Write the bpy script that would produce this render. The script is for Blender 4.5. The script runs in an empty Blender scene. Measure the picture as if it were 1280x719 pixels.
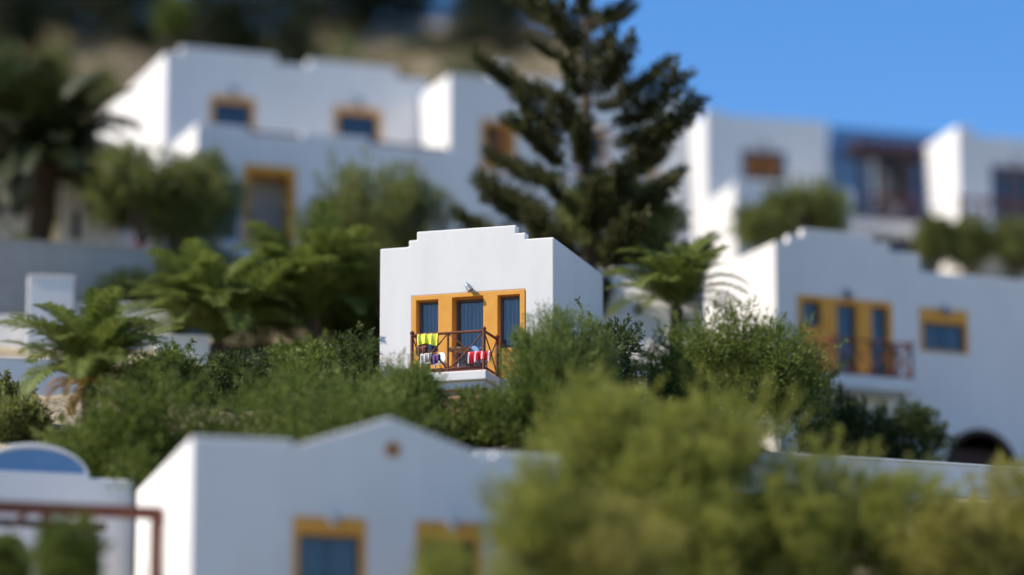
import bpy, bmesh, math, random
import numpy as np
from mathutils import Vector
R = math.radians
sc = bpy.context.scene
col = sc.collection

# ---------------------------------------------------------------- camera
PITCH = R(12.2); LENS = 135.0; SENS = 36.0
FPX = 1280.0 * LENS / SENS
cam_d = bpy.data.cameras.new('camera'); cam = bpy.data.objects.new('camera', cam_d); col.objects.link(cam)
cam_d.lens = LENS; cam_d.sensor_width = SENS; cam_d.clip_start = 0.5; cam_d.clip_end = 6000
cam.location = (0, 0, 0); cam.rotation_euler = (math.pi / 2 + PITCH, 0, 0)
sc.camera = cam
FOCUS_D = 108.6
cam_d.dof.use_dof = True
cam_d.dof.focus_distance = FOCUS_D * math.cos(PITCH) + 22.3 * math.sin(PITCH)
cam_d.dof.aperture_fstop = 0.135 / 2.3
cam_d.dof.aperture_blades = 0

# ---------------------------------------------------------------- sky, sun, exposure
SUN_EL, SUN_B = 43.0, 11.5          # elevation; degrees the sun stands in front of the picture plane, on the left
world = bpy.data.worlds.new('World'); sc.world = world; world.use_nodes = True
nt = world.node_tree; nt.nodes.clear()
sky = nt.nodes.new('ShaderNodeTexSky'); sky.sky_type = 'NISHITA'; sky.sun_disc = False
sky.sun_elevation = R(SUN_EL); sky.sun_rotation = R(270 - SUN_B)
sky.altitude = 60; sky.air_density = 1.0; sky.dust_density = 0.0; sky.ozone_density = 4.0
hs = nt.nodes.new('ShaderNodeHueSaturation'); hs.inputs['Saturation'].default_value = 1.27; hs.inputs['Hue'].default_value = 0.508
bg = nt.nodes.new('ShaderNodeBackground'); bg.inputs[1].default_value = 0.132
wo = nt.nodes.new('ShaderNodeOutputWorld')
nt.links.new(sky.outputs[0], hs.inputs['Color']); nt.links.new(hs.outputs[0], bg.inputs[0]); nt.links.new(bg.outputs[0], wo.inputs[0])
sl = bpy.data.lights.new('sun', 'SUN'); so = bpy.data.objects.new('sun', sl); col.objects.link(so)
sl.energy = 5.0; sl.angle = R(0.53); sl.color = (1.0, 0.90, 0.77)
sdir = Vector((-math.cos(R(SUN_B)) * math.cos(R(SUN_EL)), -math.sin(R(SUN_B)) * math.cos(R(SUN_EL)), math.sin(R(SUN_EL))))
so.location = (-60, 60, 90); so.rotation_euler = sdir.to_track_quat('Z', 'Y').to_euler()
vs = sc.view_settings; vs.view_transform = 'Standard'; vs.look = 'None'; vs.exposure = 0.42; vs.gamma = 1.0; vs.use_curve_mapping = False
sc.cycles.use_denoising = True
sc.cycles.max_bounces = 6; sc.cycles.diffuse_bounces = 3; sc.cycles.transparent_max_bounces = 8
sc.cycles.sample_clamp_indirect = 6.0
sc.cycles.caustics_reflective = False; sc.cycles.caustics_refractive = False

# ---------------------------------------------------------------- pixel (1280 x 719) + distance -> point in the place
CP, SP = math.cos(PITCH), math.sin(PITCH)
def ray(px, py):
    x = (px - 640.0) / FPX; y = (359.5 - py) / FPX
    return Vector((x, CP - SP * y, SP + CP * y))
def P(px, py, d):
    r = ray(px, py); return r * (d / r.y)

# ---------------------------------------------------------------- materials
M = {}
def mat(name, base, rough=0.8, noise=0.0, nscale=3.0, c2=None, bump=0.0, bscale=20.0, spec=0.3, metal=0.0, stretch=(1, 1, 1), coord='Object'):
    m = bpy.data.materials.new(name); m.use_nodes = True; t = m.node_tree
    b = t.nodes['Principled BSDF']; b.inputs['Roughness'].default_value = rough
    b.inputs['Specular IOR Level'].default_value = spec; b.inputs['Metallic'].default_value = metal
    b.inputs['Base Color'].default_value = (*base, 1)
    tc = t.nodes.new('ShaderNodeTexCoord'); mp = t.nodes.new('ShaderNodeMapping'); mp.inputs['Scale'].default_value = stretch
    t.links.new(tc.outputs[coord], mp.inputs[0])
    if c2 is not None:
        n = t.nodes.new('ShaderNodeTexNoise'); n.inputs['Scale'].default_value = nscale; n.inputs['Detail'].default_value = 6
        n.inputs['Roughness'].default_value = 0.65
        t.links.new(mp.outputs[0], n.inputs['Vector'])
        r = t.nodes.new('ShaderNodeValToRGB'); r.color_ramp.elements[0].position = 0.35; r.color_ramp.elements[1].position = 0.68
        r.color_ramp.elements[0].color = (*base, 1); r.color_ramp.elements[1].color = (*c2, 1)
        t.links.new(n.outputs['Fac'], r.inputs[0]); t.links.new(r.outputs[0], b.inputs['Base Color'])
    if bump:
        n2 = t.nodes.new('ShaderNodeTexNoise'); n2.inputs['Scale'].default_value = bscale; n2.inputs['Detail'].default_value = 4
        t.links.new(mp.outputs[0], n2.inputs['Vector'])
        bp = t.nodes.new('ShaderNodeBump'); bp.inputs['Strength'].default_value = bump; bp.inputs['Distance'].default_value = 0.02
        t.links.new(n2.outputs['Fac'], bp.inputs['Height']); t.links.new(bp.outputs[0], b.inputs['Normal'])
    M[name] = m; return m
mat('whitewash', (0.80, 0.79, 0.765), 0.9, c2=(0.74, 0.73, 0.71), nscale=0.7, bump=0.14, bscale=9, stretch=(1, 1, 0.35))
def streaks(m, amount, sc_=(2.2, 2.2, 0.10)):
    t = m.node_tree; p = t.nodes['Principled BSDF']; src = p.inputs['Base Color'].links[0].from_socket
    tc = t.nodes.new('ShaderNodeTexCoord'); mp = t.nodes.new('ShaderNodeMapping'); mp.inputs['Scale'].default_value = sc_
    n = t.nodes.new('ShaderNodeTexNoise'); n.inputs['Scale'].default_value = 1.6; n.inputs['Detail'].default_value = 5; n.inputs['Roughness'].default_value = 0.7
    r = t.nodes.new('ShaderNodeValToRGB'); r.color_ramp.elements[0].position = 0.52; r.color_ramp.elements[0].color = (1, 1, 1, 1); r.color_ramp.elements[1].position = 0.78; r.color_ramp.elements[1].color = (1 - amount, 1 - amount * 1.08, 1 - amount * 1.25, 1)
    x = t.nodes.new('ShaderNodeMix'); x.data_type = 'RGBA'; x.blend_type = 'MULTIPLY'; x.inputs['Factor'].default_value = 1
    t.links.new(tc.outputs['Object'], mp.inputs[0]); t.links.new(mp.outputs[0], n.inputs['Vector']); t.links.new(n.outputs['Fac'], r.inputs[0])
    t.links.new(src, x.inputs['A']); t.links.new(r.outputs[0], x.inputs['B']); t.links.new(x.outputs['Result'], p.inputs['Base Color'])
streaks(M['whitewash'], 0.035, (0.9, 0.9, 0.22))
mat('ochre', (0.80, 0.39, 0.075), 0.85, c2=(0.73, 0.34, 0.06), nscale=2.5, bump=0.25, bscale=14)
mat('blue_plaster', (0.12, 0.25, 0.44), 0.85, c2=(0.135, 0.27, 0.46), nscale=1.5, bump=0.2)
mat('blue_paint', (0.04, 0.075, 0.135), 0.45, c2=(0.05, 0.09, 0.15), nscale=8)
mat('slate_paint', (0.07, 0.10, 0.15), 0.5, c2=(0.09, 0.12, 0.17), nscale=8)
mat('red_wood', (0.13, 0.038, 0.022), 0.6, c2=(0.20, 0.065, 0.035), nscale=6, bump=0.3, stretch=(1, 1, 4))
mat('dark_wood', (0.05, 0.022, 0.016), 0.6, c2=(0.085, 0.038, 0.025), nscale=6, bump=0.3)
mat('orange_wood', (0.42, 0.16, 0.04), 0.6, c2=(0.32, 0.12, 0.03), nscale=7)
mat('bark', (0.09, 0.065, 0.045), 0.95, c2=(0.16, 0.12, 0.085), nscale=5, bump=0.9, bscale=12)
mat('palm_bark', (0.06, 0.042, 0.03), 0.95, c2=(0.12, 0.085, 0.055), nscale=6, bump=1.0, bscale=9)
mat('terracotta', (0.58, 0.29, 0.11), 0.85, c2=(0.50, 0.24, 0.09), nscale=6)
mat('sand_plaster', (0.52, 0.31, 0.19), 0.9, c2=(0.46, 0.28, 0.17), nscale=3, bump=.3)
mat('grey_metal', (0.30, 0.33, 0.36), 0.45, metal=0.3)
mat('roof_plaster', (0.55, 0.54, 0.51), 0.9, c2=(0.48, 0.46, 0.43), nscale=0.8)
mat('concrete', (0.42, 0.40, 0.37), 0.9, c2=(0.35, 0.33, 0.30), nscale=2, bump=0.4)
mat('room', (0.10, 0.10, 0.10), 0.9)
mat('yellow_cloth', (0.80, 0.85, 0.03), 0.9, c2=(0.86, 0.90, 0.22), nscale=9)
mat('brown_cloth', (0.22, 0.10, 0.07), 0.95, c2=(0.12, 0.05, 0.04), nscale=16)
mat('white_cloth', (0.72, 0.70, 0.68), 0.95, c2=(0.30, 0.24, 0.23), nscale=11)
mat('purple_cloth', (0.10, 0.05, 0.15), 0.95, c2=(0.22, 0.13, 0.28), nscale=14)
mat('pale_blue', (0.22, 0.42, 0.68), 0.5)
mat('table_top', (0.50, 0.30, 0.16), 0.6, c2=(0.40, 0.22, 0.12), nscale=6)
mat('table_leg', (0.30, 0.28, 0.30), 0.5)
mat('stone', (0.33, 0.28, 0.22), 0.95, c2=(0.45, 0.38, 0.30), nscale=3, bump=0.8)
mat('slat_white', (0.72, 0.71, 0.68), 0.6)
def striped(name, a, b, scale, vec='X'):
    m = mat(name, a, 0.95); t = m.node_tree; p = t.nodes['Principled BSDF']
    tc = t.nodes.new('ShaderNodeTexCoord'); w = t.nodes.new('ShaderNodeTexWave'); w.bands_direction = vec
    w.inputs['Scale'].default_value = scale; w.inputs['Distortion'].default_value = 1.2; w.inputs['Detail'].default_value = 1
    r = t.nodes.new('ShaderNodeValToRGB'); r.color_ramp.elements[0].color = (*a, 1); r.color_ramp.elements[1].color = (*b, 1)
    r.color_ramp.elements[0].position = 0.70; r.color_ramp.elements[1].position = 0.80
    t.links.new(tc.outputs['Object'], w.inputs['Vector']); t.links.new(w.outputs['Fac'], r.inputs[0]); t.links.new(r.outputs[0], p.inputs['Base Color'])
    return m
M['red_cloth'] = striped('red_cloth', (0.68, 0.02, 0.035), (0.85, 0.78, 0.78), 1.6)
for n_ in M['red_cloth'].node_tree.nodes:
    if n_.type == 'VALTORGB': n_.color_ramp.elements[1].position = 0.95; n_.color_ramp.elements[0].position = 0.86
striped('curtain', (0.20, 0.225, 0.265), (0.42, 0.43, 0.45), 2.6)
striped('far_curtain', (0.025, 0.05, 0.10), (0.06, 0.10, 0.17), 2.6)
def glass(name, tint, mixf):
    m = bpy.data.materials.new(name); m.use_nodes = True; t = m.node_tree; t.nodes.clear()
    o = t.nodes.new('ShaderNodeOutputMaterial'); g = t.nodes.new('ShaderNodeBsdfGlossy'); g.inputs['Roughness'].default_value = 0.04
    tr = t.nodes.new('ShaderNodeBsdfTransparent'); tr.inputs[0].default_value = (*tint, 1)
    fr = t.nodes.new('ShaderNodeFresnel'); fr.inputs[0].default_value = 1.5
    ad = t.nodes.new('ShaderNodeMath'); ad.operation = 'ADD'; ad.inputs[1].default_value = mixf
    mx = t.nodes.new('ShaderNodeMixShader')
    t.links.new(fr.outputs[0], ad.inputs[0]); t.links.new(ad.outputs[0], mx.inputs[0]); t.links.new(tr.outputs[0], mx.inputs[1]); t.links.new(g.outputs[0], mx.inputs[2])
    t.links.new(mx.outputs[0], o.inputs[0]); M[name] = m
glass('glass', (0.93, 0.93, 0.92), 0.02)
def leafmat(name, c1, c2, trans=0.38, rough=0.55):
    m = bpy.data.materials.new(name); m.use_nodes = True; t = m.node_tree; t.nodes.clear()
    o = t.nodes.new('ShaderNodeOutputMaterial'); a = t.nodes.new('ShaderNodeAttribute'); a.attribute_name = 'tone'
    r = t.nodes.new('ShaderNodeValToRGB'); r.color_ramp.elements[0].color = (*c1, 1); r.color_ramp.elements[1].color = (*c2, 1)
    p = t.nodes.new('ShaderNodeBsdfPrincipled'); p.inputs['Roughness'].default_value = rough; p.inputs['Specular IOR Level'].default_value = 0.25
    tl = t.nodes.new('ShaderNodeBsdfTranslucent'); mx = t.nodes.new('ShaderNodeMixShader'); mx.inputs[0].default_value = trans
    t.links.new(a.outputs['Fac'], r.inputs[0]); t.links.new(r.outputs[0], p.inputs['Base Color']); t.links.new(r.outputs[0], tl.inputs[0])
    t.links.new(p.outputs[0], mx.inputs[1]); t.links.new(tl.outputs[0], mx.inputs[2]); t.links.new(mx.outputs[0], o.inputs[0])
    M[name] = m
leafmat('leaf_green', (0.062, 0.1, 0.014), (0.19, 0.235, 0.048))
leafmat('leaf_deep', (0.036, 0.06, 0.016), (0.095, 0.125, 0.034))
leafmat('leaf_olive', (0.095, 0.118, 0.03), (0.27, 0.295, 0.09))
leafmat('leaf_yellow', (0.125, 0.15, 0.022), (0.41, 0.415, 0.085))
leafmat('leaf_gold', (0.2, 0.2, 0.04), (0.46, 0.42, 0.11))
leafmat('leaf_pine', (0.014, 0.026, 0.010), (0.040, 0.052, 0.018), 0.12)
leafmat('leaf_araucaria', (0.035, 0.042, 0.013), (0.12, 0.12, 0.042))
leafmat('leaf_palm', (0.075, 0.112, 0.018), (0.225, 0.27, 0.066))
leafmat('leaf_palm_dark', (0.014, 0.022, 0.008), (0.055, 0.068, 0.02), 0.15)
leafmat('leaf_dry', (0.42, 0.22, 0.03), (0.60, 0.36, 0.06), 0.2)
leafmat('leaf_feather', (0.085, 0.13, 0.022), (0.23, 0.285, 0.08))
leafmat('leaf_straw', (0.20, 0.155, 0.08), (0.10, 0.10, 0.035), 0.2)
leafmat('leaf_red', (0.35, 0.01, 0.05), (0.55, 0.03, 0.09), 0.25)
def ground_mat():
    m = bpy.data.materials.new('dry_ground'); m.use_nodes = True; t = m.node_tree; p = t.nodes['Principled BSDF']; p.inputs['Roughness'].default_value = 0.95
    tc = t.nodes.new('ShaderNodeTexCoord')
    n = t.nodes.new('ShaderNodeTexNoise'); n.inputs['Scale'].default_value = 0.55; n.inputs['Detail'].default_value = 9; n.inputs['Roughness'].default_value = 0.7
    r = t.nodes.new('ShaderNodeValToRGB'); e = r.color_ramp.elements
    e[0].position = 0.34; e[0].color = (0.09, 0.085, 0.04, 1); e[1].position = 0.72; e[1].color = (0.44, 0.36, 0.24, 1)
    k = e.new(0.5); k.color = (0.29, 0.235, 0.145, 1)
    t.links.new(tc.outputs['Object'], n.inputs['Vector']); t.links.new(n.outputs['Fac'], r.inputs[0]); t.links.new(r.outputs[0], p.inputs['Base Color'])
    n2 = t.nodes.new('ShaderNodeTexNoise'); n2.inputs['Scale'].default_value = 3; n2.inputs['Detail'].default_value = 6
    b = t.nodes.new('ShaderNodeBump'); b.inputs['Strength'].default_value = 1; b.inputs['Distance'].default_value = 0.25
    t.links.new(tc.outputs['Object'], n2.inputs['Vector']); t.links.new(n2.outputs['Fac'], b.inputs['Height']); t.links.new(b.outputs[0], p.inputs['Normal'])
    M['dry_ground'] = m
ground_mat()

# ---------------------------------------------------------------- object helpers
def tag(o, label=None, cat=None, group=None, kind=None):
    if label: o['label'] = label
    if cat: o['category'] = cat
    if group: o['group'] = group
    if kind: o['kind'] = kind
    return o
def empty(name, loc, rz=0.0, label=None, cat=None, group=None):
    o = bpy.data.objects.new(name, None); col.objects.link(o); o.location = loc; o.rotation_euler = (0, 0, rz); o.empty_display_size = 0.3
    return tag(o, label, cat, group)
def link(name, me, m, parent=None, bevel=0.0, smooth=False):
    o = bpy.data.objects.new(name, me); col.objects.link(o)
    if m and not me.materials: me.materials.append(M[m])
    if parent is not None: o.parent = parent
    if bevel:
        b = o.modifiers.new('bevel', 'BEVEL'); b.width = bevel; b.segments = 2; b.limit_method = 'ANGLE'; b.angle_limit = R(40)
    if smooth: me.polygons.foreach_set('use_smooth', [True] * len(me.polygons))
    return o
def from_bm(name, bm, m, parent=None, bevel=0.0, smooth=False):
    me = bpy.data.meshes.new(name); bmesh.ops.recalc_face_normals(bm, faces=bm.faces[:]); bm.to_mesh(me); bm.free()
    return link(name, me, m, parent, bevel, smooth)
def add_box(bm, x0, x1, y0, y1, z0, z1):
    v = [bm.verts.new(p) for p in ((x0, y0, z0), (x1, y0, z0), (x1, y1, z0), (x0, y1, z0), (x0, y0, z1), (x1, y0, z1), (x1, y1, z1), (x0, y1, z1))]
    for f in ((0, 3, 2, 1), (4, 5, 6, 7), (0, 1, 5, 4), (1, 2, 6, 5), (2, 3, 7, 6), (3, 0, 4, 7)): bm.faces.new([v[i] for i in f])
def box(name, x0, x1, y0, y1, z0, z1, m, parent=None, bevel=0.0):
    bm = bmesh.new(); add_box(bm, min(x0, x1), max(x0, x1), min(y0, y1), max(y0, y1), min(z0, z1), max(z0, z1)); return from_bm(name, bm, m, parent, bevel)
def add_tube(bm, pts, rad, n=6):
    pts = [Vector(p) for p in pts]; rings = []
    for i, p in enumerate(pts):
        d = (pts[min(i + 1, len(pts) - 1)] - pts[max(i - 1, 0)]).normalized()
        a = d.cross(Vector((0.3, 0.2, 1)) if abs(d.z) < 0.9 else Vector((1, 0.1, 0))).normalized(); b = d.cross(a)
        r = rad[i] if isinstance(rad, (list, tuple)) else rad
        rings.append([bm.verts.new(p + (a * math.cos(2 * math.pi * k / n) + b * math.sin(2 * math.pi * k / n)) * r) for k in range(n)])
    for i in range(len(rings) - 1):
        for k in range(n): bm.faces.new((rings[i][k], rings[i][(k + 1) % n], rings[i + 1][(k + 1) % n], rings[i + 1][k]))
    bm.faces.new(rings[0][::-1]); bm.faces.new(rings[-1])
def tube(name, pts, rad, m, parent=None, n=6, smooth=True):
    bm = bmesh.new(); add_tube(bm, pts, rad, n); return from_bm(name, bm, m, parent, 0, smooth)
def panel(name, outline, holes, w0, w1, m, parent, bevel=0.03, side=None):
    """a wall slab: outline and holes are (u, v) loops; spans w0..w1 in depth. side = u: the loops are (w, v) and the slab spans u0..u1"""
    bm = bmesh.new()
    def V(a, b): return bm.verts.new((a, w0, b) if side is None else (w0, a, b))
    for loop in [outline] + list(holes):
        vv = [V(a, b) for a, b in loop]
        for i in range(len(vv)): bm.edges.new((vv[i], vv[(i + 1) % len(vv)]))
    bmesh.ops.triangle_fill(bm, use_beauty=True, use_dissolve=False, edges=bm.edges[:])
    g = bmesh.ops.extrude_face_region(bm, geom=bm.faces[:])
    d = (0, w1 - w0, 0) if side is None else (w1 - w0, 0, 0)
    bmesh.ops.translate(bm, verts=[e for e in g['geom'] if isinstance(e, bmesh.types.BMVert)], vec=d)
    return from_bm(name, bm, m, parent, bevel)
def rect(u0, u1, v0, v1): return [(u0, v0), (u1, v0), (u1, v1), (u0, v1)]
class Fac:
    """a facade plane: corner at pixel (px, py), distance d, turned by a degrees (positive: looks to the right)"""
    def __init__(s, px, py, d, a, base_py=None, base_z=None):
        s.a = R(a); s.O = P(px, py, d); s.O.z = P(px, base_py, d).z if base_py is not None else base_z
        s.U = Vector((math.cos(s.a), math.sin(s.a), 0)); s.W = Vector((-math.sin(s.a), math.cos(s.a), 0))
    def uv(s, px, py, w=0.0):
        r = ray(px, py); t = (s.O + s.W * w).dot(s.W) / r.dot(s.W); p = r * t - s.O
        return p.dot(s.U), p.z
    def u(s, px, py=360, w=0.0): return s.uv(px, py, w)[0]
    def v(s, px, py, w=0.0): return s.uv(px, py, w)[1]
    def rect(s, x0, x1, y0, y1, w=0.0):
        xm, ym = (x0 + x1) / 2, (y0 + y1) / 2
        return s.u(x0, ym, w), s.u(x1, ym, w), s.v(xm, y1, w), s.v(xm, y0, w)
    def world(s, u, w, v): return s.O + s.U * u + s.W * w + Vector((0, 0, v))
    def root(s, name, label, cat, group=None): return empty(name, s.O, s.a, label, cat, group)

def stepped(levels, v_bottom):
    """levels: list of (u0, u1, top) from left to right -> closed outline"""
    o = [(levels[0][0], v_bottom), (levels[-1][1], v_bottom)]
    for a, b, t in reversed(levels):
        o += [(b, t), (a, t)]
    out = []
    for p in o:
        if not out or (abs(p[0] - out[-1][0]) + abs(p[1] - out[-1][1])) > 1e-4: out.append(p)
    return out
TH = 0.32
def shell(root, u0, u1, depth, v0, top, outline=None, holes=(), m='whitewash', left=None, right=None, rear=True, roof_drop=0.35, w0=0.0, front='facade'):
    """facade + side walls + rear wall + flat roof; left/right: list of (w, v) top points of the side walls"""
    f = panel(front, outline or rect(u0, u1, v0, top), holes, w0, w0 + TH, m, root, 0.035)
    for nm, tops, a, b in (('side_wall', left, u0, u0 + TH), ('side_wall', right, u1 - TH, u1)):
        tp = tops or [(w0 + TH, top), (w0 + depth, top)]
        panel(nm, [(tp[0][0], v0), (tp[-1][0], v0)] + [(w, v) for w, v in reversed(tp)], [], a, b, m, root, 0.035, side=True)
    if rear: box('rear_wall', u0 + TH, u1 - TH, w0 + depth - TH, w0 + depth - 0.002, v0, top - 0.01, m, root)
    box('roof', u0 + TH, u1 - TH, w0 + TH, w0 + depth - TH, top - roof_drop - 0.2, top - roof_drop, 'roof_plaster', root)
    return f
def window(root, u0, u1, v0, v1, w, cols=2, frame='blue_paint', curtain='far_curtain', name='window', rows=1, fw=0.07):
    bm = bmesh.new(); d = 0.07
    add_box(bm, u0, u0 + fw, w, w + d, v0, v1); add_box(bm, u1 - fw, u1, w, w + d, v0, v1)
    add_box(bm, u0 + fw, u1 - fw, w, w + d, v1 - fw, v1); add_box(bm, u0 + fw, u1 - fw, w, w + d, v0, v0 + fw)
    cw = (u1 - u0 - 2 * fw) / cols
    for i in range(1, cols):
        c = u0 + fw + cw * i; add_box(bm, c - fw * 0.45, c + fw * 0.45, w + 0.004, w + d - 0.004, v0 + fw, v1 - fw)
    o = from_bm(name, bm, frame, root)
    for i in range(cols):
        a = u0 + fw + cw * i + (fw * 0.45 if i else 0); b = u0 + fw + cw * (i + 1) - (fw * 0.45 if i < cols - 1 else 0)
        box('pane', a, b, w + 0.03, w + 0.036, v0 + fw, v1 - fw, 'glass', o)
    if curtain:
        n = max(24, int((u1 - u0) * 40)); x = np.linspace(u0 + 0.02, u1 - 0.02, n); y = w + 0.16 + 0.03 * np.sin(x * 38) + 0.015 * np.sin(x * 17 + 1)
        V = [(a, b, z) for z in (v0 + 0.01, v1 - 0.01) for a, b in zip(x, y)]
        me = bpy.data.meshes.new('curtain'); me.from_pydata(V, [], [(i, i + 1, n + i + 1, n + i) for i in range(n - 1)]); link('curtain', me, curtain, o, smooth=True)
    return o
def wall_lamp(root, u, w, v, s=1.0):
    bm = bmesh.new(); add_box(bm, u - 0.05 * s, u + 0.05 * s, w - 0.03, w, v - 0.09 * s, v + 0.09 * s)
    add_tube(bm, [(u, w - 0.02, v), (u, w - 0.16 * s, v + 0.05 * s)], 0.022 * s)
    add_tube(bm, [(u - 0.11 * s, w - 0.15 * s, v + 0.17 * s), (u - 0.02 * s, w - 0.17 * s, v + 0.06 * s), (u + 0.10 * s, w - 0.19 * s, v - 0.11 * s)], [0.06 * s, 0.105 * s, 0.12 * s], 10)
    return from_bm('wall_lamp', bm, 'grey_metal', root)
def railing(root, p0, p1, v, h, bays, m='red_wood', post0=True, post1=True, t=0.03, brace='x', knob=0.06):
    """timber railing between plan points p0, p1 (u, w): top rail with posts, bottom rail and braces as children"""
    a, b = Vector((p0[0], p0[1], 0)), Vector((p1[0], p1[1], 0)); L = (b - a).length; dr = (b - a) / L
    q = lambda s, z: a + dr * s + Vector((0, 0, v + z))
    bm = bmesh.new(); add_tube(bm, [q(0, h), q(L, h)], t * 1.25, 8); top = from_bm('railing', bm, m, root)
    tube('bottom_rail', [q(0, 0.10), q(L, 0.10)], t, m, top)
    n = bays
    for i in range(n + 1):
        if (i == 0 and not post0) or (i == n and not post1): continue
        end = i in (0, n); s = L * i / n
        bm = bmesh.new(); add_tube(bm, [q(s, -0.02), q(s, h - 0.01 + (knob if end else -t))], t * (1.5 if end else 1.0), 8)
        if end: add_tube(bm, [q(s, h + knob - 0.02), q(s, h + knob + 0.02), q(s, h + knob + 0.07)], [t * 1.9, t * 2.1, t * 0.7], 8)
        from_bm('post', bm, m, top)
    for i in range(n):
        s0, s1 = L * i / n + t, L * (i + 1) / n - t
        for flip in (0, 1):
            pts = []
            for k in range(7):
                f = k / 6; bend = math.sin(f * math.pi) * 0.06 * (1 if flip else -1)
                pts.append(q(s0 + (s1 - s0) * f, 0.12 + (h - 0.16) * (f if not flip else 1 - f) + bend))
            tube('brace', pts, t * 0.62, m, top, 5)
    return top

# ---------------------------------------------------------------- terrain
def prof(tab): 
    xs, zs = zip(*tab); return lambda y: np.interp(y, xs, zs)
left_p = prof([(-60, -8), (-5, -1.9), (5, -1.7), (40, 3.2), (70, 7), (88, 9.5), (96, 11.0), (100, 12.3), (102.5, 15.4), (105, 18.2), (109, 19.6), (114, 21.5), (118, 23.2), (124, 25.2), (130, 27.6), (135, 29.2), (143, 31.6), (149, 38.2), (155, 42.6), (162, 46.0), (172, 49.3), (190, 50.5), (210, 50), (320, 30), (700, 0), (3000, -20)])
right_p = prof([(-60, -8), (-5, -1.9), (5, -1.7), (40, 3.2), (70, 7), (88, 9.5), (96, 12), (101, 14.2), (105, 16.5), (110, 18), (118, 19.5), (126, 20.6), (131, 22.5), (134, 26.0), (137, 28.6), (141, 30.8), (150, 32.4), (160, 33), (175, 33), (220, 32), (320, 20), (700, 0), (3000, -20)])
def ground(x, y):
    x = np.asarray(x, float); y = np.asarray(y, float)
    t = np.clip((x - (1.5 + 0.03 * np.maximum(y - 120, 0))) / 9.0, 0, 1); t = t * t * (3 - 2 * t)
    z = left_p(y) * (1 - t) + right_p(y) * t
    far = np.clip((np.abs(x) - 60) / 300, 0, 1); z = z * (1 - far) + np.minimum(z, 5) * far
    near = np.clip((y - 130) / 30, 0, 1)
    return z + near * 0.35 * (np.sin(x * 0.9 + y * 0.35) + np.sin(x * 0.37 - y * 0.8 + 2)) + 0.12 * np.sin(x * 1.7) * np.cos(y * 1.3)
gx = np.concatenate([np.linspace(-3000, -70, 12), np.arange(-60, 60.1, 1.0), np.linspace(70, 3000, 12)])
gy = np.concatenate([np.linspace(-600, -20, 8), np.arange(-10, 60, 5.0), np.arange(60, 215, 1.0), np.linspace(220, 3000, 24)])
GX, GY = np.meshgrid(gx, gy); GZ = ground(GX, GY)
nx, ny = len(gx), len(gy)
idx = np.arange(nx * ny).reshape(ny, nx)
def fast_mesh(name, V, F, tone=None):
    me = bpy.data.meshes.new(name); k = F.shape[1]
    me.vertices.add(len(V)); me.vertices.foreach_set('co', np.ascontiguousarray(V, dtype=np.float32).ravel())
    me.loops.add(F.size); me.loops.foreach_set('vertex_index', F.astype(np.int32).ravel())
    me.polygons.add(len(F)); me.polygons.foreach_set('loop_start', np.arange(0, F.size, k, dtype=np.int32)); me.polygons.foreach_set('loop_total', np.full(len(F), k, dtype=np.int32))
    me.update(calc_edges=True)
    if tone is not None:
        at = me.attributes.new('tone', 'FLOAT', 'FACE'); at.data.foreach_set('value', tone.astype(np.float32))
    return me
F = np.stack([idx[:-1, :-1], idx[:-1, 1:], idx[1:, 1:], idx[1:, :-1]], -1).reshape(-1, 4)
hill = link('hillside', fast_mesh('hillside', np.stack([GX, GY, GZ], -1).reshape(-1, 3), F), 'dry_ground', smooth=True)
tag(hill, 'dry tan and green terraced hillside under the houses', kind='structure')

# ---------------------------------------------------------------- foliage
def leaf_quads(rng, pos, ax, L, W, tone):
    n = len(pos); ax = ax / np.linalg.norm(ax, axis=1, keepdims=True)
    rv = rng.normal(size=(n, 3)); sd = np.cross(ax, rv); sd /= np.linalg.norm(sd, axis=1, keepdims=True)
    l = (L * rng.uniform(0.65, 1.35, n))[:, None]; w = (W * rng.uniform(0.7, 1.3, n))[:, None]
    V = np.stack([pos, pos + ax * l * 0.5 + sd * w * 0.5, pos + ax * l, pos + ax * l * 0.5 - sd * w * 0.5], 1).reshape(-1, 3)
    return V, np.arange(n * 4).reshape(n, 4), tone
def unit(rng, n):
    d = rng.normal(size=(n, 3)); return d / np.linalg.norm(d, axis=1, keepdims=True)
def crown_clumps(rng, c, r, n, rel, low=-0.35):
    d = unit(rng, n * 4); d = d[d[:, 2] > low][:n]; n = len(d)
    rr = rng.uniform(0.25, 1.0, n) ** 0.55
    ctr = c + d * rr[:, None] * (r * (1 - rel * 0.55)); rad = r.min() * rel * rng.uniform(0.65, 1.35, n)
    return ctr, rad
def crown_mesh(rng, ctr, rad, n, L, W, up=0.3, out=0.8, shellp=0.45, squash=0.8):
    wgt = rad ** 2; k = rng.choice(len(ctr), n, p=wgt / wgt.sum()); d = unit(rng, n)
    r = rad[k] * rng.uniform(0.05, 1, n) ** shellp
    pos = ctr[k] + d * r[:, None] * np.array([1, 1, squash])
    ax = d * out + unit(rng, n) * 0.6; ax[:, 2] += up
    tone = np.clip(0.5 + 0.22 * rng.normal(size=len(ctr))[k] + 0.2 * rng.normal(size=n), 0, 1)
    return leaf_quads(rng, pos, ax, L, W, tone)
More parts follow.
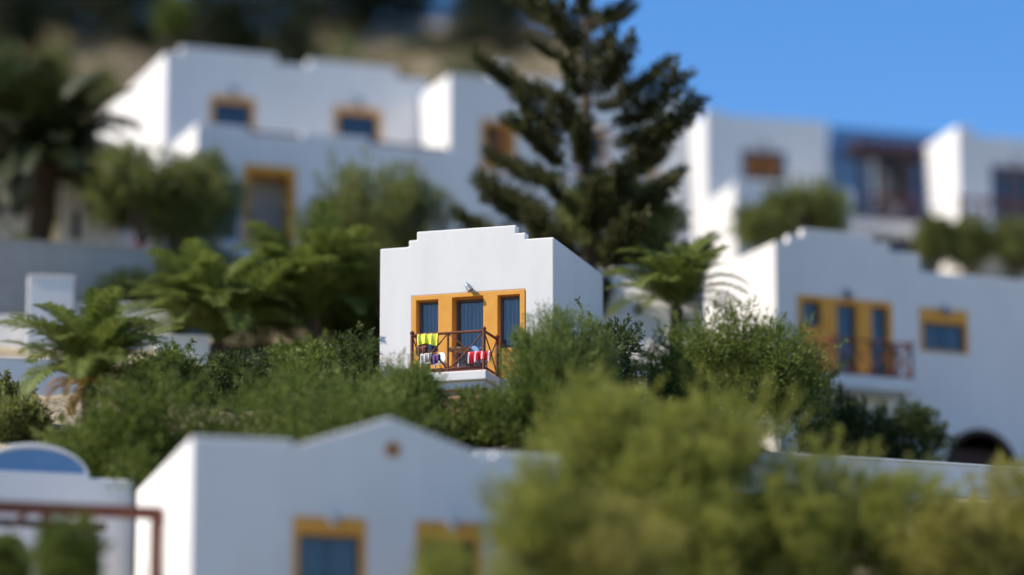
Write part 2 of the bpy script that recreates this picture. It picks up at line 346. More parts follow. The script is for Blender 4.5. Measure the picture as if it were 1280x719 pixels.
def limbs(rng, base, ctr, r0, kmax=9):
    """trunk with limbs reaching towards crown clumps; base and ctr in the tree's own frame"""
    bm = bmesh.new(); top = Vector(np.mean(ctr, 0)); b = Vector(base); h = (top - b)
    bend = Vector((rng.normal() * 0.06, rng.normal() * 0.06, 0)) * h.length
    tr = [b + h * f + bend * math.sin(f * math.pi) for f in (0, 0.15, 0.35, 0.55, 0.8, 1.0)]
    add_tube(bm, tr, [r0 * 1.35, r0 * 1.05, r0 * 0.9, r0 * 0.75, r0 * 0.5, r0 * 0.2], 8)
    for i in rng.choice(len(ctr), min(kmax, len(ctr)), replace=False):
        s = tr[2 + int(rng.integers(0, 3))]; e = Vector(ctr[i]); m = (s + e) / 2 + Vector((0, 0, 0.12 * (e - s).length))
        add_tube(bm, [s, m, e], [r0 * 0.5, r0 * 0.32, r0 * 0.08], 6)
    return bm
STY = {  # leaf material, leaf length, leaf width, clump size, clumps, up, density
    'bush':    ('leaf_green', 0.16, 0.045, 0.30, 60, 0.35, 1.0),
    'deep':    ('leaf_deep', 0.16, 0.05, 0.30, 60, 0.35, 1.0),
    'olive':   ('leaf_olive', 0.15, 0.042, 0.30, 70, 0.35, 1.5),
    'yellow':  ('leaf_yellow', 0.16, 0.036, 0.27, 90, 0.1, 0.95),
    'gold':    ('leaf_gold', 0.16, 0.036, 0.27, 70, 0.2, 0.9),
    'pine':    ('leaf_pine', 0.24, 0.05, 0.26, 60, 0.3, 0.9),
    'feather': ('leaf_feather', 0.26, 0.022, 0.28, 70, 0.9, 1.1),
    'red':     ('leaf_red', 0.09, 0.07, 0.35, 20, 0.2, 1.0),
}
seedc = [11]
def plant(name, label, cat, bx, d, style, group=None, tree=False, n=None, clumps=None, dens=1.0, depth=0.85, trunk_px=None, r0=None, sprays=0):
    seedc[0] += 1; rng = np.random.default_rng(seedc[0])
    x0, y0, x1, y1 = bx; mt, L, W, rel, nc, up, dn = STY[style]
    a = P((x0 + x1) / 2, y1, d); b = P((x0 + x1) / 2, y0, d); pl = P(x0, (y0 + y1) / 2, d); pr = P(x1, (y0 + y1) / 2, d)
    hw = (pr.x - pl.x) / 2; zt, zb = b.z, a.z; cx = a.x
    bxp = P(trunk_px, y1, d).x if trunk_px is not None else cx
    gz = float(ground(bxp, d)) - 0.15
    if not tree: zb = min(zb, gz)
    else: gz = min(gz, zb - 0.2)
    root = empty(name, (bxp, d, gz), 0, label, cat, group)
    hh = max((zt - zb) / 2, 0.25); hw *= 1.1
    c = np.array([cx - bxp, 0, (zt + zb) / 2 - gz]); r = np.array([hw, hw * depth, hh * 1.04])
    if not tree: c[2] = zb - gz + hh * 0.75; r[2] = hh * 1.25
    ctr, rad = crown_clumps(rng, c, r, clumps or nc, rel * (1.15 if r.min() / r.max() < 0.6 else 1.0), low=-0.45 if not tree else -0.8)
    area = 4 * math.pi * ((hw * hw + hw * hh * 2) / 3)
    nn = n or int(np.clip(area / (L * W) * 2.3 * dn * dens, 3000, 42000))
    Vv, Ff, tn = crown_mesh(rng, ctr, rad, nn, L, W, up)
    k = int(np.clip(nn / 160, 12, 130)); dd = unit(rng, k); dd[:, 2] = np.where(dd[:, 2] < -0.2, -dd[:, 2], dd[:, 2])     # longer shoots that break the outline
    ps = c + dd * r * rng.uniform(0.6, 0.95, (k, 1)); ax0 = dd * 0.8 + unit(rng, k) * 0.35 + np.array([0, 0, 0.45]); ax0 /= np.linalg.norm(ax0, axis=1, keepdims=True); ln = rng.uniform(0.12, 0.42, k) * r.min()
    m_ = 30; f = rng.uniform(0, 1, (k, m_)); pp = ps[:, None] + ax0[:, None] * (f * ln[:, None])[..., None]; axx = ax0[:, None] * 0.8 + 0.8 * unit(rng, k * m_).reshape(k, m_, 3)
    V2, F2, t2 = leaf_quads(rng, pp.reshape(-1, 3), axx.reshape(-1, 3), L, W, np.clip(np.repeat(rng.normal(0.6, 0.2, k), m_) + 0.15 * rng.normal(size=k * m_), 0, 1))
    Ff = np.concatenate([Ff, F2 + len(Vv)]); Vv = np.concatenate([Vv, V2]); tn = np.concatenate([tn, t2])
    if sprays:   # thin upright shoots above the crown's outline
        k = sprays; dd = unit(rng, k); dd[:, 2] = np.abs(dd[:, 2]) * 0.9 + 0.1
        ps = c + dd * r * 0.85; ax0 = dd * 0.55 + np.array([0, 0, 0.9]); ax0 /= np.linalg.norm(ax0, axis=1, keepdims=True); ln = rng.uniform(0.3, 0.75, k)
        m_ = 26; f = rng.uniform(0, 1, (k, m_)); pp = ps[:, None] + ax0[:, None] * (f * ln[:, None])[..., None]
        axx = ax0[:, None] + 0.75 * unit(rng, k * m_).reshape(k, m_, 3)
        V2, F2, t2 = leaf_quads(rng, pp.reshape(-1, 3), axx.reshape(-1, 3), 0.13, 0.017, np.clip(0.65 + 0.25 * rng.normal(size=k * m_), 0, 1))
        Ff = np.concatenate([Ff, F2 + len(Vv)]); Vv = np.concatenate([Vv, V2]); tn = np.concatenate([tn, t2])
    link('crown', fast_mesh('crown', Vv, Ff, tn), mt, root)
    from_bm('trunk', limbs(rng, (0, 0, -0.1), ctr, r0 or (0.16 if tree else 0.07), 10 if tree else 6), 'bark', root, smooth=True)
    return root

def frond_mesh(seed, length, droop, pairs=46, m='leaf_palm', wl=1.0):
    rng = np.random.default_rng(seed); t = np.linspace(0, 1, 13)
    ang = R(62) - droop * t ** 1.25; seg = length / 12
    x = np.concatenate([[0], np.cumsum(np.cos(ang[:-1]) * seg)]); z = np.concatenate([[0], np.cumsum(np.sin(ang[:-1]) * seg)])
    V = []; Fc = []; tn = []
    for i in range(13):
        w = 0.035 * (1 - 0.85 * t[i])
        V += [(x[i], -w, z[i]), (x[i], w, z[i]), (x[i], 0, z[i] - w)]
    for i in range(12):
        for k in range(3):
            a, b = i * 3 + k, i * 3 + (k + 1) % 3; Fc.append((a, b, b + 3, a + 3)); tn.append(0.9)
    for i in range(pairs):
        f = 0.14 + 0.86 * i / (pairs - 1); p = np.array([np.interp(f, t, x), 0, np.interp(f, t, z)]); g = np.interp(f, t, ang)
        tan = np.array([math.cos(g), 0, math.sin(g)]); nor = np.array([-math.sin(g), 0, math.cos(g)])
        ll = length * 0.22 * wl * (math.sin(math.pi * min(1, 0.18 + 0.82 * f)) ** 0.6 + 0.15) * rng.uniform(0.85, 1.12)
        for s in (-1, 1):
            dr = tan * 0.75 + np.array([0, s, 0]) * 0.85 + nor * rng.uniform(0.15, 0.5); dr /= np.linalg.norm(dr)
            e = p + dr * ll * 0.55; e2 = p + dr * ll + np.array([0, 0, -0.22 * ll])
            wv = np.cross(dr, nor); wv /= np.linalg.norm(wv); wv = wv * 0.021 * (length / 2.4) * wl ** 0.5
            k = len(V); V += [tuple(p - wv * 0.6), tuple(p + wv * 0.6), tuple(e + wv), tuple(e - wv), tuple(e2 + wv * 0.15), tuple(e2 - wv * 0.15)]
            Fc += [(k, k + 1, k + 2, k + 3), (k + 3, k + 2, k + 4, k + 5)]; tone = float(np.clip(rng.normal(0.5, 0.2), 0, 1)); tn += [tone, tone]
    me = fast_mesh('frond', np.array(V), np.array(Fc), np.array(tn)); me.materials.append(M[m]); return me
def palm(label, px, py, d, length, nf, m='leaf_palm', group='date palms among the houses', lean=0.0, dry=0, seed=1, base_py=None, min_el=-25, r0=0.22):
    """crown centre at the pixel; trunk down to the ground"""
    rng = np.random.default_rng(seed); c = P(px, py, d); bx = c.x - lean; gz = float(ground(bx, d)) - 0.1
    gz = min(gz, c.z - 0.4); root = empty('palm_tree', (bx, d, gz), 0, label, 'palm tree', group); h = c.z - gz
    bm = bmesh.new(); k = max(3, int(h / 0.16)); pts = []; rr = []
    for i in range(k * 2 + 1):
        f = i / (k * 2); pts.append((lean * f, 0, h * f)); rr.append(r0 * (1.15 - 0.2 * f) * (1.09 if i % 2 else 0.93))
    add_tube(bm, pts, rr, 10); from_bm('trunk', bm, 'palm_bark', root)
    ms = [frond_mesh(seed * 17 + q, length, R(dr), m=m) for q, dr in enumerate((45, 65, 85, 110))]
    md = frond_mesh(seed * 17 + 9, length * 0.55, R(130), m='leaf_dry', wl=0.8) if dry else None
    for i in range(nf + dry):
        isd = i >= nf; me = md if isd else ms[min(3, int(rng.integers(0, 4)))]
        o = link('frond', me, None, root); o.location = (lean, 0, h - 0.05)
        el = R(rng.uniform(-50, -20)) if isd else R(28 - (28 - min_el) * (i / nf) ** 0.8 + rng.uniform(-8, 8))
        o.rotation_euler = (rng.uniform(-0.25, 0.25), -el, i * 2.39996 + rng.uniform(-0.25, 0.25)); s = rng.uniform(0.82, 1.1); o.scale = (s, s, s)
        if isd: o['label'] = 'dry orange frond'
    return root

def araucaria(px, py_base, d, top_py, half_px):
    c = P(px, py_base, d); gz = min(float(ground(c.x, d)) - 0.1, c.z); top = P(px, top_py, d).z; H = top - gz
    Rm = P(px + half_px, py_base, d).x - c.x
    root = empty('norfolk_pine', (c.x, d, gz), 0, 'tall dark conifer with tiered branches rising behind the white balcony house', 'conifer')
    rng = np.random.default_rng(5)
    tube('trunk', [(0.05 * math.sin(i), 0.04 * math.cos(i * 1.3), H * i / 10) for i in range(11)], [0.27 * (1 - 0.9 * i / 10) + 0.02 for i in range(11)], 'bark', root, 8)
    ms = []
    for q in range(6):
        g = np.random.default_rng(60 + q); n_side = 20; pos = []; ax = []
        t = np.linspace(0, 1, 9); bz = -0.10 * np.sin(t * math.pi * 0.9) + 0.14 * t ** 2.2
        bp = np.stack([t, 0.03 * np.sin(t * 5 + q), bz], 1)
        for s in range(n_side):
            f = 0.33 + 0.67 * s / (n_side - 1) if s < n_side - 3 else 1.0; o = np.array([np.interp(f, t, bp[:, 0]), np.interp(f, t, bp[:, 1]), np.interp(f, t, bp[:, 2])])
            sd = 1 if s % 2 else -1; ll = 0.34 * (1 - 0.35 * f) * g.uniform(0.7, 1.25)
            dr = np.array([0.75, sd * g.uniform(0.35, 0.9), g.uniform(0.0, 0.28)]); dr /= np.linalg.norm(dr)
            k = 70; ff = g.uniform(0, 1, k); cur = o + dr * (ff * ll)[:, None]; cur[:, 2] += 0.10 * ff ** 2 * ll * 3
            dd = unit(g, k); pos.append(cur + dd * 0.018); ax.append(dd * 0.8 + dr * 0.8)
        k = 160; ff = g.uniform(0.45, 1, k); dd = unit(g, k); pos.append(np.stack([np.interp(ff, t, bp[:, i]) for i in range(3)], 1) + dd * 0.02); ax.append(dd * 0.8 + np.array([0.7, 0, 0.2]))
        pos = np.concatenate(pos); ax = np.concatenate(ax)
        Vv, Ff, tn = leaf_quads(g, pos, ax, 0.085, 0.022, np.clip(g.normal(0.5, 0.25, len(pos)), 0, 1))
        wv = []; wf = []
        for i in range(9):
            r_ = 0.016 * (1 - 0.8 * t[i]); wv += [tuple(bp[i] + np.array([0, r_, 0])), tuple(bp[i] + np.array([0, -r_, 0])), tuple(bp[i] + np.array([0, 0, r_ * 1.5]))]
        for i in range(8):
            for k in range(3): wf.append((i * 3 + k, i * 3 + (k + 1) % 3, i * 3 + 3 + (k + 1) % 3, i * 3 + 3 + k))
        nb = len(wf); V2 = np.concatenate([np.array(wv), Vv]); F2 = np.concatenate([np.array(wf), Ff + len(wv)])
        me = fast_mesh('branch', V2, F2, np.concatenate([np.full(nb, 0.3), tn])); me.materials.append(M['leaf_araucaria']); me.materials.append(M['bark'])
        me.polygons.foreach_set('material_index', np.concatenate([np.ones(nb, np.int32), np.zeros(len(Ff), np.int32)])); ms.append(me)
    z = H * 0.06; i = 0
    while z < H - 0.3:
        f = z / H; env = Rm * min(1.0, 1.5 * (1 - f) ** 0.75 + 0.02) * (0.8 if f < 0.15 else 1)
        nb = 6; off = rng.uniform(0, 6.28)
        for b in range(nb):
            if rng.random() < (0.2 if f > 0.3 else 0.0): continue
            o = link('branch', ms[int(rng.integers(0, 6))], None, root); L = env * rng.uniform(0.55, 1.12)
            o.location = (0, 0, z + rng.uniform(-0.06, 0.06)); o.rotation_euler = (rng.uniform(-0.3, 0.3), -R(3 + 20 * f) + rng.uniform(-0.10, 0.10), off + b * 6.283 / nb + rng.uniform(-0.25, 0.25))
            s = L; o.scale = (s, s * rng.uniform(0.7, 0.95), s)
        z += (0.65 if f < 0.25 else 1.22) * rng.uniform(0.85, 1.2); i += 1
    return root
# ================================================================ the balcony house (in focus)
def triple(root, f, px, doors, surround_rect, th=0.5, frame='slate_paint', curtain='curtain', cols=(1, 1, 1)):
    """ochre plaster surround with its openings (u0,u1,v0,v1,recess,n) filled by windows and doors"""
    u0, u1, v0, v1 = surround_rect
    panel('window_surround', rect(u0 + .002, u1 - .002, v0 + .002, v1 - .002), [rect(a, b, c, d) for a, b, c, d, _, _ in doors], -0.018, th, 'ochre', root, 0.012)
    for a, b, c, d, w, n in doors:
        window(root, a + .002, b - .002, c + .002, d - .002, w, n, frame, curtain, 'door' if d - c > 1.75 else 'window')
A = Fac(692, 297, 108.6, -17, base_py=520)
A_root = A.root('house', 'white cubic house with stepped parapet and ochre balcony front hung with towels', 'house', 'white houses on the hillside')
uL, uR = A.u(475, 380), 0.0
vA, vB, vC = A.v(675, 297.5), A.v(651, 291), A.v(583, 285.5)
bw = -1.3
vF = A.v(560, 465.5, bw)                                     # balcony floor
s0, s1, _, _ = A.rect(515, 656.5, 366, 440); sv1 = A.v(585, 366.3)
def arect(x0, x1, y0, y1): return A.rect(x0, x1, y0, y1)
wl = arect(520.5, 548, 375.5, 441); dr_ = arect(565.3, 604.2, 371.5, 470); wr = arect(622.3, 650, 368.3, 434)
wt = (wl[3] + wr[3]) / 2
sur = (s0, s1, vF, sv1)
openings = [(wl[0], wl[1], wl[2], wt, 0.28, 1), (dr_[0], dr_[1], vF + 0.03, wt + 0.02, 0.40, 1), (wr[0], wr[1], wl[2], wt, 0.28, 1)]
lv = [(uL, A.u(511, 300), vA), (A.u(511, 300), A.u(521, 300), vB), (A.u(521, 300), A.u(645, 290), vC), (A.u(645, 290), A.u(657, 290), vB), (A.u(657, 290), uR, vA)]
LA = 5.3
shell(A_root, uL, uR, LA, -2.0, vA, outline=stepped(lv, -2.0), holes=[rect(*sur)], left=[(TH, vA), (LA, vA)], right=[(TH, vA), (LA, vA)])
triple(A_root, A, None, openings, sur)
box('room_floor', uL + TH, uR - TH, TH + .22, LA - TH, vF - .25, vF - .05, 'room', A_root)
for k_ in [o for o in A_root.children if o.name.startswith('door')]:
    tube('handle', [(dr_[1] - .12, .36, vF + 1.0), (dr_[1] - .12, .33, vF + 1.0), (dr_[1] - .22, .33, vF + 1.0)], .012, 'grey_metal', k_, 6)
# balcony
b0, b1 = A.u(515, 440, bw), A.u(605, 440, bw)
box('balcony_slab', b0 - 0.12, b1 + 0.10, bw - 0.10, -0.02, vF - 0.28, vF - 0.001, 'whitewash', A_root, 0.03)
box('balcony_base', b0 - 0.02, b1 + 0.02, bw + 0.02, -0.02, vF - 0.50, vF - 0.282, 'whitewash', A_root, 0.02)
box('balcony_foot', b0 + 0.05, b1 - 0.05, bw + 0.12, -0.02, -2.0, vF - 0.502, 'sand_plaster', A_root, 0.02)
hr = A.v(560, 416.5, bw) - vF
railing(A_root, (b0, bw), (b1, bw), vF, hr, 2, t=0.034)
box('kick_board', b0 + .05, b1 - .05, bw - .012, bw + .012, vF + .005, vF + .13, 'red_wood', A_root, .004)
railing(A_root, (b1, bw), (b1, -0.04), vF, hr, 1, post0=False, t=0.034)
railing(A_root, (b0, bw), (b0, -0.04), vF, hr, 1, post0=False, t=0.034)
wall_lamp(A_root, A.u(587, 362), 0, A.v(587, 361), 0.82)
tube('drain_spout', [(A.u(668, 300), 0.2, vA - 0.33), (A.u(668, 300), -0.25, vA - 0.38)], 0.035, 'terracotta', A_root) if False else None

def placed(name, f, u, w, v, bm, m, label, cat, smooth=True, group=None):
    o = from_bm(name, bm, m, None, 0, smooth); o.location = f.world(u, w, v); o.rotation_euler = (0, 0, f.a); return tag(o, label, cat, group)
def drape(width, front, back, seed, bulge=0.045, rip=5.0, nx=28, nz=16, hem=0.05):
    """cloth folded over a horizontal bar at the origin, hanging down on both sides"""
    rng = random.Random(seed); bm = bmesh.new(); tot = front + back; g = []
    ph = [rng.uniform(0, 6.28) for _ in range(4)]
    for j in range(nz * 2 + 1):
        s = tot * j / (nz * 2) - front; row = []
        for i in range(nx + 1):
            x = width * (i / nx - 0.5); dist = abs(s); k = min(1, dist / 0.25)
            y = (-1 if s < 0 else 1) * (bulge * min(1, dist / 0.05)) + k * 0.03 * math.sin(x * rip * 6 + ph[0] + s * 2) + k * 0.015 * math.sin(x * rip * 13 + ph[1])
            z = 0.048 - dist + (hem * math.sin(x * 9 + ph[2]) * dist / max(front, 0.01))
            row.append(bm.verts.new((x * (1 - 0.05 * k * math.sin(ph[3] + s * 5)), y, z)))
        g.append(row)
    for j in range(nz * 2):
        for i in range(nx): bm.faces.new((g[j][i], g[j][i + 1], g[j + 1][i + 1], g[j + 1][i]))
    return bm
u_, v_ = A.uv(535, 419, bw)
placed('towel', A, u_, bw, vF + hr, drape(0.62, 0.36, 0.30, 3, hem=0.04), 'yellow_cloth', 'bright yellow towel hung over the end of the balcony rail', 'towel')
u_ = A.u(600, 445, bw)
placed('towel', A, u_ - 0.02, bw, A.v(592, 441.5, bw), drape(0.66, 0.30, 0.26, 8, hem=0.06), 'red_cloth', 'red and white striped cloth hung low on the balcony railing', 'towel')
# garments hung over a low line beside the yellow towel
placed('garment', A, A.u(527, 440, bw) , bw - 0.02, A.v(527, 434, bw), drape(0.30, 0.32, 0.2, 21, bulge=0.06, rip=8, hem=0.10), 'brown_cloth', 'brown garment hanging below the yellow towel', 'garment')
placed('garment', A, A.u(534, 445, bw), bw - 0.06, A.v(534, 444, bw), drape(0.34, 0.30, 0.2, 22, bulge=0.07, rip=9, hem=0.12), 'white_cloth', 'pale patterned garment hanging lowest beneath the yellow towel', 'garment')
placed('garment', A, A.u(545, 445, bw), bw - 0.04, A.v(545, 445, bw), drape(0.26, 0.22, 0.2, 23, bulge=0.07, rip=9, hem=0.10), 'purple_cloth', 'dark purple garment bunched on the railing near the table', 'garment')
# table
ut, wt_ = A.u(575, 437, -0.85), -0.85; tt = empty('balcony_table', A.world(ut, wt_, vF), A.a, 'small brown bistro table on the balcony behind the railing', 'table')
th_ = A.v(575, 436.5, wt_) - vF
bm = bmesh.new(); add_tube(bm, [(0, 0, th_ - 0.045), (0, 0, th_)], 0.36, 24); from_bm('table_top', bm, 'table_top', tt)
for k in range(4):
    an = k * math.pi / 2 + 0.6; tube('leg', [(0.30 * math.cos(an), 0.30 * math.sin(an), 0), (0.10 * math.cos(an), 0.10 * math.sin(an), th_ * 0.5), (0.24 * math.cos(an), 0.24 * math.sin(an), th_ - 0.04)], 0.02, 'table_leg', tt)
# chair with a rounded pale blue back
def chair(f, u, w, v, rz, label, m, hb=0.86):
    c = empty('balcony_chair', f.world(u, w, v), f.a + rz, label, 'chair', 'chairs on the balcony')
    bm = bmesh.new(); add_box(bm, -0.22, 0.22, -0.21, 0.21, 0.42, 0.455); from_bm('seat', bm, m, c, 0.02)
    bm = bmesh.new(); N = 12
    o_ = [(0.21 * math.cos(math.pi * i / N), hb - 0.20 + 0.20 * math.sin(math.pi * i / N)) for i in range(N + 1)] + [(-0.21, 0.5), (0.21, 0.5)]
    vv = [bm.verts.new((x, 0.20 + 0.12 * (z - 0.45), z)) for x, z in o_]; fc = bm.faces.new(vv)
    g = bmesh.ops.extrude_face_region(bm, geom=[fc]); bmesh.ops.translate(bm, verts=[e for e in g['geom'] if isinstance(e, bmesh.types.BMVert)], vec=(0, 0.03, 0)); from_bm('backrest', bm, m, c)
    for x in (-0.19, 0.19):
        tube('leg', [(x * 1.15, -0.21, 0), (x, -0.17, 0.42)], 0.018, 'table_leg', c); tube('leg', [(x * 1.15, 0.24, 0), (x, 0.19, 0.42)], 0.018, 'table_leg', c)
        tube('back_post', [(x, 0.19, 0.42), (x, 0.22, 0.54)], 0.018, 'table_leg', c)
    return c
chair(A, A.u(598, 440, -0.55), -0.62, vF, math.pi * 0.92, 'balcony chair with rounded pale blue back beside the red cloth', 'pale_blue', 0.82)
chair(A, A.u(545, 440, -0.45), -0.55, vF, -0.5, 'white balcony chair with rounded back behind the purple garment', 'slat_white', 0.80)
bm = bmesh.new(); add_tube(bm, [(0, 0, 0), (0, 0, 0.02), (0, 0, 0.24), (0, 0, 0.27)], [0.09, 0.10, 0.125, 0.13], 14)
placed('bucket', A, A.u(580, 458, -0.75), -1.0, vF, bm, 'table_leg', 'small dark bucket standing under the balcony table', 'bucket')

# ================================================================ garden wall and outbuilding beside it
def wall(label, px0, px1, ty0, ty1, by, d, a, th=0.4, name='garden_wall', cat='wall', group='white garden walls', m='whitewash', cap=False):
    f = Fac(px0, ty0, d, a, base_py=by); r = f.root(name, label, cat, group)
    u1 = f.u(px1, (ty0 + ty1) / 2); v0 = f.v(px0, ty0)
    panel('wall_body', [(0, -1.2), (u1, -1.2), (u1, v0), (0, v0)], [], 0, th, m, r, 0.03)
    bm = bmesh.new(); add_box(bm, -0.03, u1 + 0.03, -0.03, th + 0.03, v0 + 0.001, v0 + 0.07); from_bm('coping', bm, m, r, 0.02)
    return f, r, u1, v0
wall('sunlit white wall running behind the palm beside the balcony house', 748, 876, 338, 349, 420, 119, -20, group=None)
f, r, u1, v0 = wall('low white hut with ochre shutter half buried in bushes', 764, 808, 466, 470, 520, 112, 10, th=2.4, name='garden_hut', cat='hut', group=None)
ra = f.rect(774, 794, 480, 502); box('shutter', ra[0], ra[1], -0.05, -0.002, ra[2], ra[3], 'ochre', r, 0.01)
box('sill', ra[0] - .05, ra[1] + .05, -0.08, -0.002, ra[2] - .06, ra[2] - .002, 'whitewash', r)

# ================================================================ lower gabled house
C = Fac(240, 545, 91.5, 14.5, base_py=780)
Cr = C.root('house', 'white gabled house with round terracotta vent above two ochre windows', 'house', 'white houses on the hillside')
c0, c1, c2, c3, c4 = 0.0, C.u(366, 550), C.u(487, 522), C.u(605, 572), C.u(700, 580)
vp = C.v(240, 545); vg = C.v(487, 522); ve = C.v(366, 558); vr = C.v(640, 566)
w1 = C.rect(366, 457, 647, 760); w2 = C.rect(520, 601, 651, 762); wv1 = w1[3]; w2 = (w2[0], w2[1], w1[2], w1[3])
vent = C.uv(491, 562); vr_ = 0.19
circ = [(vent[0] + vr_ * math.cos(2 * math.pi * i / 20), vent[1] + vr_ * math.sin(2 * math.pi * i / 20)) for i in range(20)]
ol = [(c0, -1), (c4, -1), (c4, vr), (c3 + .25, vr), (c3 + .25, ve - .02), (c3, ve - .02), (c2, vg), (c1, ve), (c1, vp), (c0, vp)]
shell(Cr, c0, c4, 8.5, -1.0, vp, outline=ol, holes=[rect(*w1), rect(*w2), circ], left=[(TH, vp), (8.5, vp)], right=[(TH, vr), (8.5, vr)])
bm = bmesh.new(); N = 20
for k, (ra_, rb_) in enumerate(((vr_ - .002, vr_ - .06),)):
    q = [[bm.verts.new((vent[0] + rr * math.cos(2 * math.pi * i / N), y, vent[1] + rr * math.sin(2 * math.pi * i / N))) for i in range(N)] for rr, y in ((ra_, .1), (ra_, -.03), (rb_, -.03), (rb_, .1))]
    for a_, b_ in ((0, 1), (1, 2), (2, 3)):
        for i in range(N): bm.faces.new((q[a_][i], q[a_][(i + 1) % N], q[b_][(i + 1) % N], q[b_][i]))
vo = from_bm('round_vent', bm, 'terracotta', Cr)
for k in range(3): box('vent_slat', vent[0] - .13, vent[0] + .13, .03, .06, vent[1] - .10 + k * .07, vent[1] - .05 + k * .07, 'terracotta', vo)
for wr_, nm in ((w1, 'a'), (w2, 'b')):
    b = 0.10; inn = (wr_[0] + .13, wr_[1] - .13, wr_[2] + .1, wr_[3] - .42)
    panel('window_surround', rect(wr_[0] + .002, wr_[1] - .002, wr_[2] + .002, wr_[3] - .002), [rect(*inn)], -0.018, 0.4, 'ochre', Cr, 0.012)
    window(Cr, inn[0] + .002, inn[1] - .002, inn[2] + .002, inn[3] - .002, 0.2, 2, 'blue_paint', 'far_curtain')
    wall_lamp(Cr, (wr_[0] + wr_[1]) / 2, -0.02, wr_[3] - 0.08, 1.0)
# pitched gable roof behind the facade
bm = bmesh.new(); y0, y1 = TH, 8.1
pr_ = [(c1 + .1, ve - .12), (c2, vg - .14), (c3 - .1, ve - .14), (c3 - .1, ve - .4), (c2, vg - .42), (c1 + .1, ve - .38)]
ra1 = [bm.verts.new((x, y0 + .003, z)) for x, z in pr_]; ra2 = [bm.verts.new((x, y1, z)) for x, z in pr_]
for i in range(6): bm.faces.new((ra1[i], ra1[(i + 1) % 6], ra2[(i + 1) % 6], ra2[i]))
bm.faces.new(ra1); bm.faces.new(ra2[::-1]); from_bm('pitched_roof', bm, 'roof_plaster', Cr)

# ================================================================ lower left house with the blue arch and its pergola
B = Fac(166, 602, 100.3, 15, base_py=790)
Br = B.root('house', 'white vaulted house with a blue arched gable behind a wooden pergola', 'house', 'white houses on the hillside')
bl, brr = B.u(-120, 600), 0.05
vb = B.v(120, 598); ac, av = B.uv(42, 597); ar = B.u(112, 597) - ac; ah = B.v(42, 554) - vb
N = 22; arch = [(ac + ar * math.cos(math.pi * i / N), vb + ah * math.sin(math.pi * i / N)) for i in range(N + 1)]
tp_w = ar * 0.91; tp = [(ac + tp_w * math.cos(math.pi * i / N), vb + .12 + (ah - .24) * math.sin(math.pi * i / N)) for i in range(N + 1)]
def arch_hole(cx, r_, vb_, vs_): return [(cx - r_, vb_), (cx + r_, vb_)] + [(cx + r_ * math.cos(math.pi * i / 12), vs_ + r_ * math.sin(math.pi * i / 12)) for i in range(13)]
h1 = B.u(8, 690), B.u(104, 690); rA = 0.62
vs_ = B.v(8, 668) - rA; h1v = -0.4
vs2 = B.v(104, 672) - .42
shell(Br, bl, brr, 6.5, -1.0, vb, outline=[(bl, -1), (brr, -1), (brr, vb)] + arch + [(bl, vb)], holes=[tp, arch_hole(h1[0], rA, h1v, vs_), arch_hole(h1[1], .42, h1v + .8, vs2)])
panel('gable_panel', [((x - ac) * .998 + ac, z) for x, z in tp], [], 0.07, 0.25, 'blue_plaster', Br, 0)
bm = bmesh.new(); rr1 = [bm.verts.new((x, TH + .003, z - .06)) for x, z in arch]; rr2 = [bm.verts.new((x, 6.4, z - .06)) for x, z in arch]
for i in range(N): bm.faces.new((rr1[i], rr1[i + 1], rr2[i + 1], rr2[i]))
from_bm('vault', bm, 'whitewash', Br, smooth=True)
for cx, r_, b_, s_ in ((h1[0], rA, h1v, vs_), (h1[1], .42, h1v + .8, vs2)):
    window(Br, cx - r_ + .01, cx + r_ - .01, b_ + .01, s_ + r_ * .98, 0.34, 2, 'blue_paint', None, 'arched_window')
# pergola in front
G = Fac(200, 640, 95.3, 15, base_py=800)
Gr = G.root('pergola', 'dark red timber pergola in front of the blue arched gable', 'pergola')
gu0, gu1 = G.u(-110, 632), 0.0; gv = G.v(160, 633)
box('beam', gu0, gu1 + .06, -0.10, 0.10, gv - 0.30, gv, 'red_wood', Gr, 0.01)
box('beam', gu0, gu1 - .9, 2.75, 2.9, gv - 0.19, gv - .01, 'dark_wood', Gr, 0.01)
for px in (195, 57, -70):
    u = G.u(px, 690); box('post', u - .13, u + .13, -0.095, .095, -1.0, gv - 0.302, 'red_wood', Gr, 0.01)
k = gu1 - .12
while k > gu0 + .1:
    box('rafter', k - .05, k + .05, 0.102, 2.748 if k < gu1 - 0.9 else 1.0, gv - .16, gv - .03, 'dark_wood', Gr, 0.008); k -= 1.55

# ================================================================ right hand house with balcony and arch
D = Fac(968, 302, 125, 22, base_py=612)
Dr = D.root('house', 'white house with stepped parapet, dark railed balcony and brown arched doorway', 'house', 'white houses on the hillside')
d_lv = [(0.0, D.u(985, 300), D.v(976, 302)), (D.u(985, 300), D.u(1003, 295), D.v(994, 294)), (D.u(1003, 295), D.u(1092, 295), D.v(1040, 289)),
        (D.u(1092, 295), D.u(1112, 300), D.v(1100, 303)), (D.u(1112, 300), D.u(1150, 310), D.v(1130, 316)), (D.u(1150, 310), D.u(1350, 350), D.v(1230, 346))]
dend = d_lv[-1][1]
ds = D.rect(997, 1115.5, 373, 440); dsv = D.v(1056, 373.5); dbw = -1.25
dF = D.v(1090, 471, dbw)
o1 = D.rect(1003, 1026, 375, 408); o2 = D.rect(1046, 1071, 379, 420); o3 = D.rect(1089, 1110, 382, 420); ot = dsv - .18
dop = [(o1[0], o1[1], o1[2], ot, .22, 1), (o2[0], o2[1], dF + .03, ot, .22, 1), (o3[0], o3[1], dF + .03, ot, .22, 1)]
dw = D.rect(1150, 1210, 387, 441)
ac_, _ = D.uv(1228, 600); arh = D.u(1272, 570) - ac_; avs = D.v(1228, 536) - arh
dsur = (ds[0], ds[1], dF, dsv)
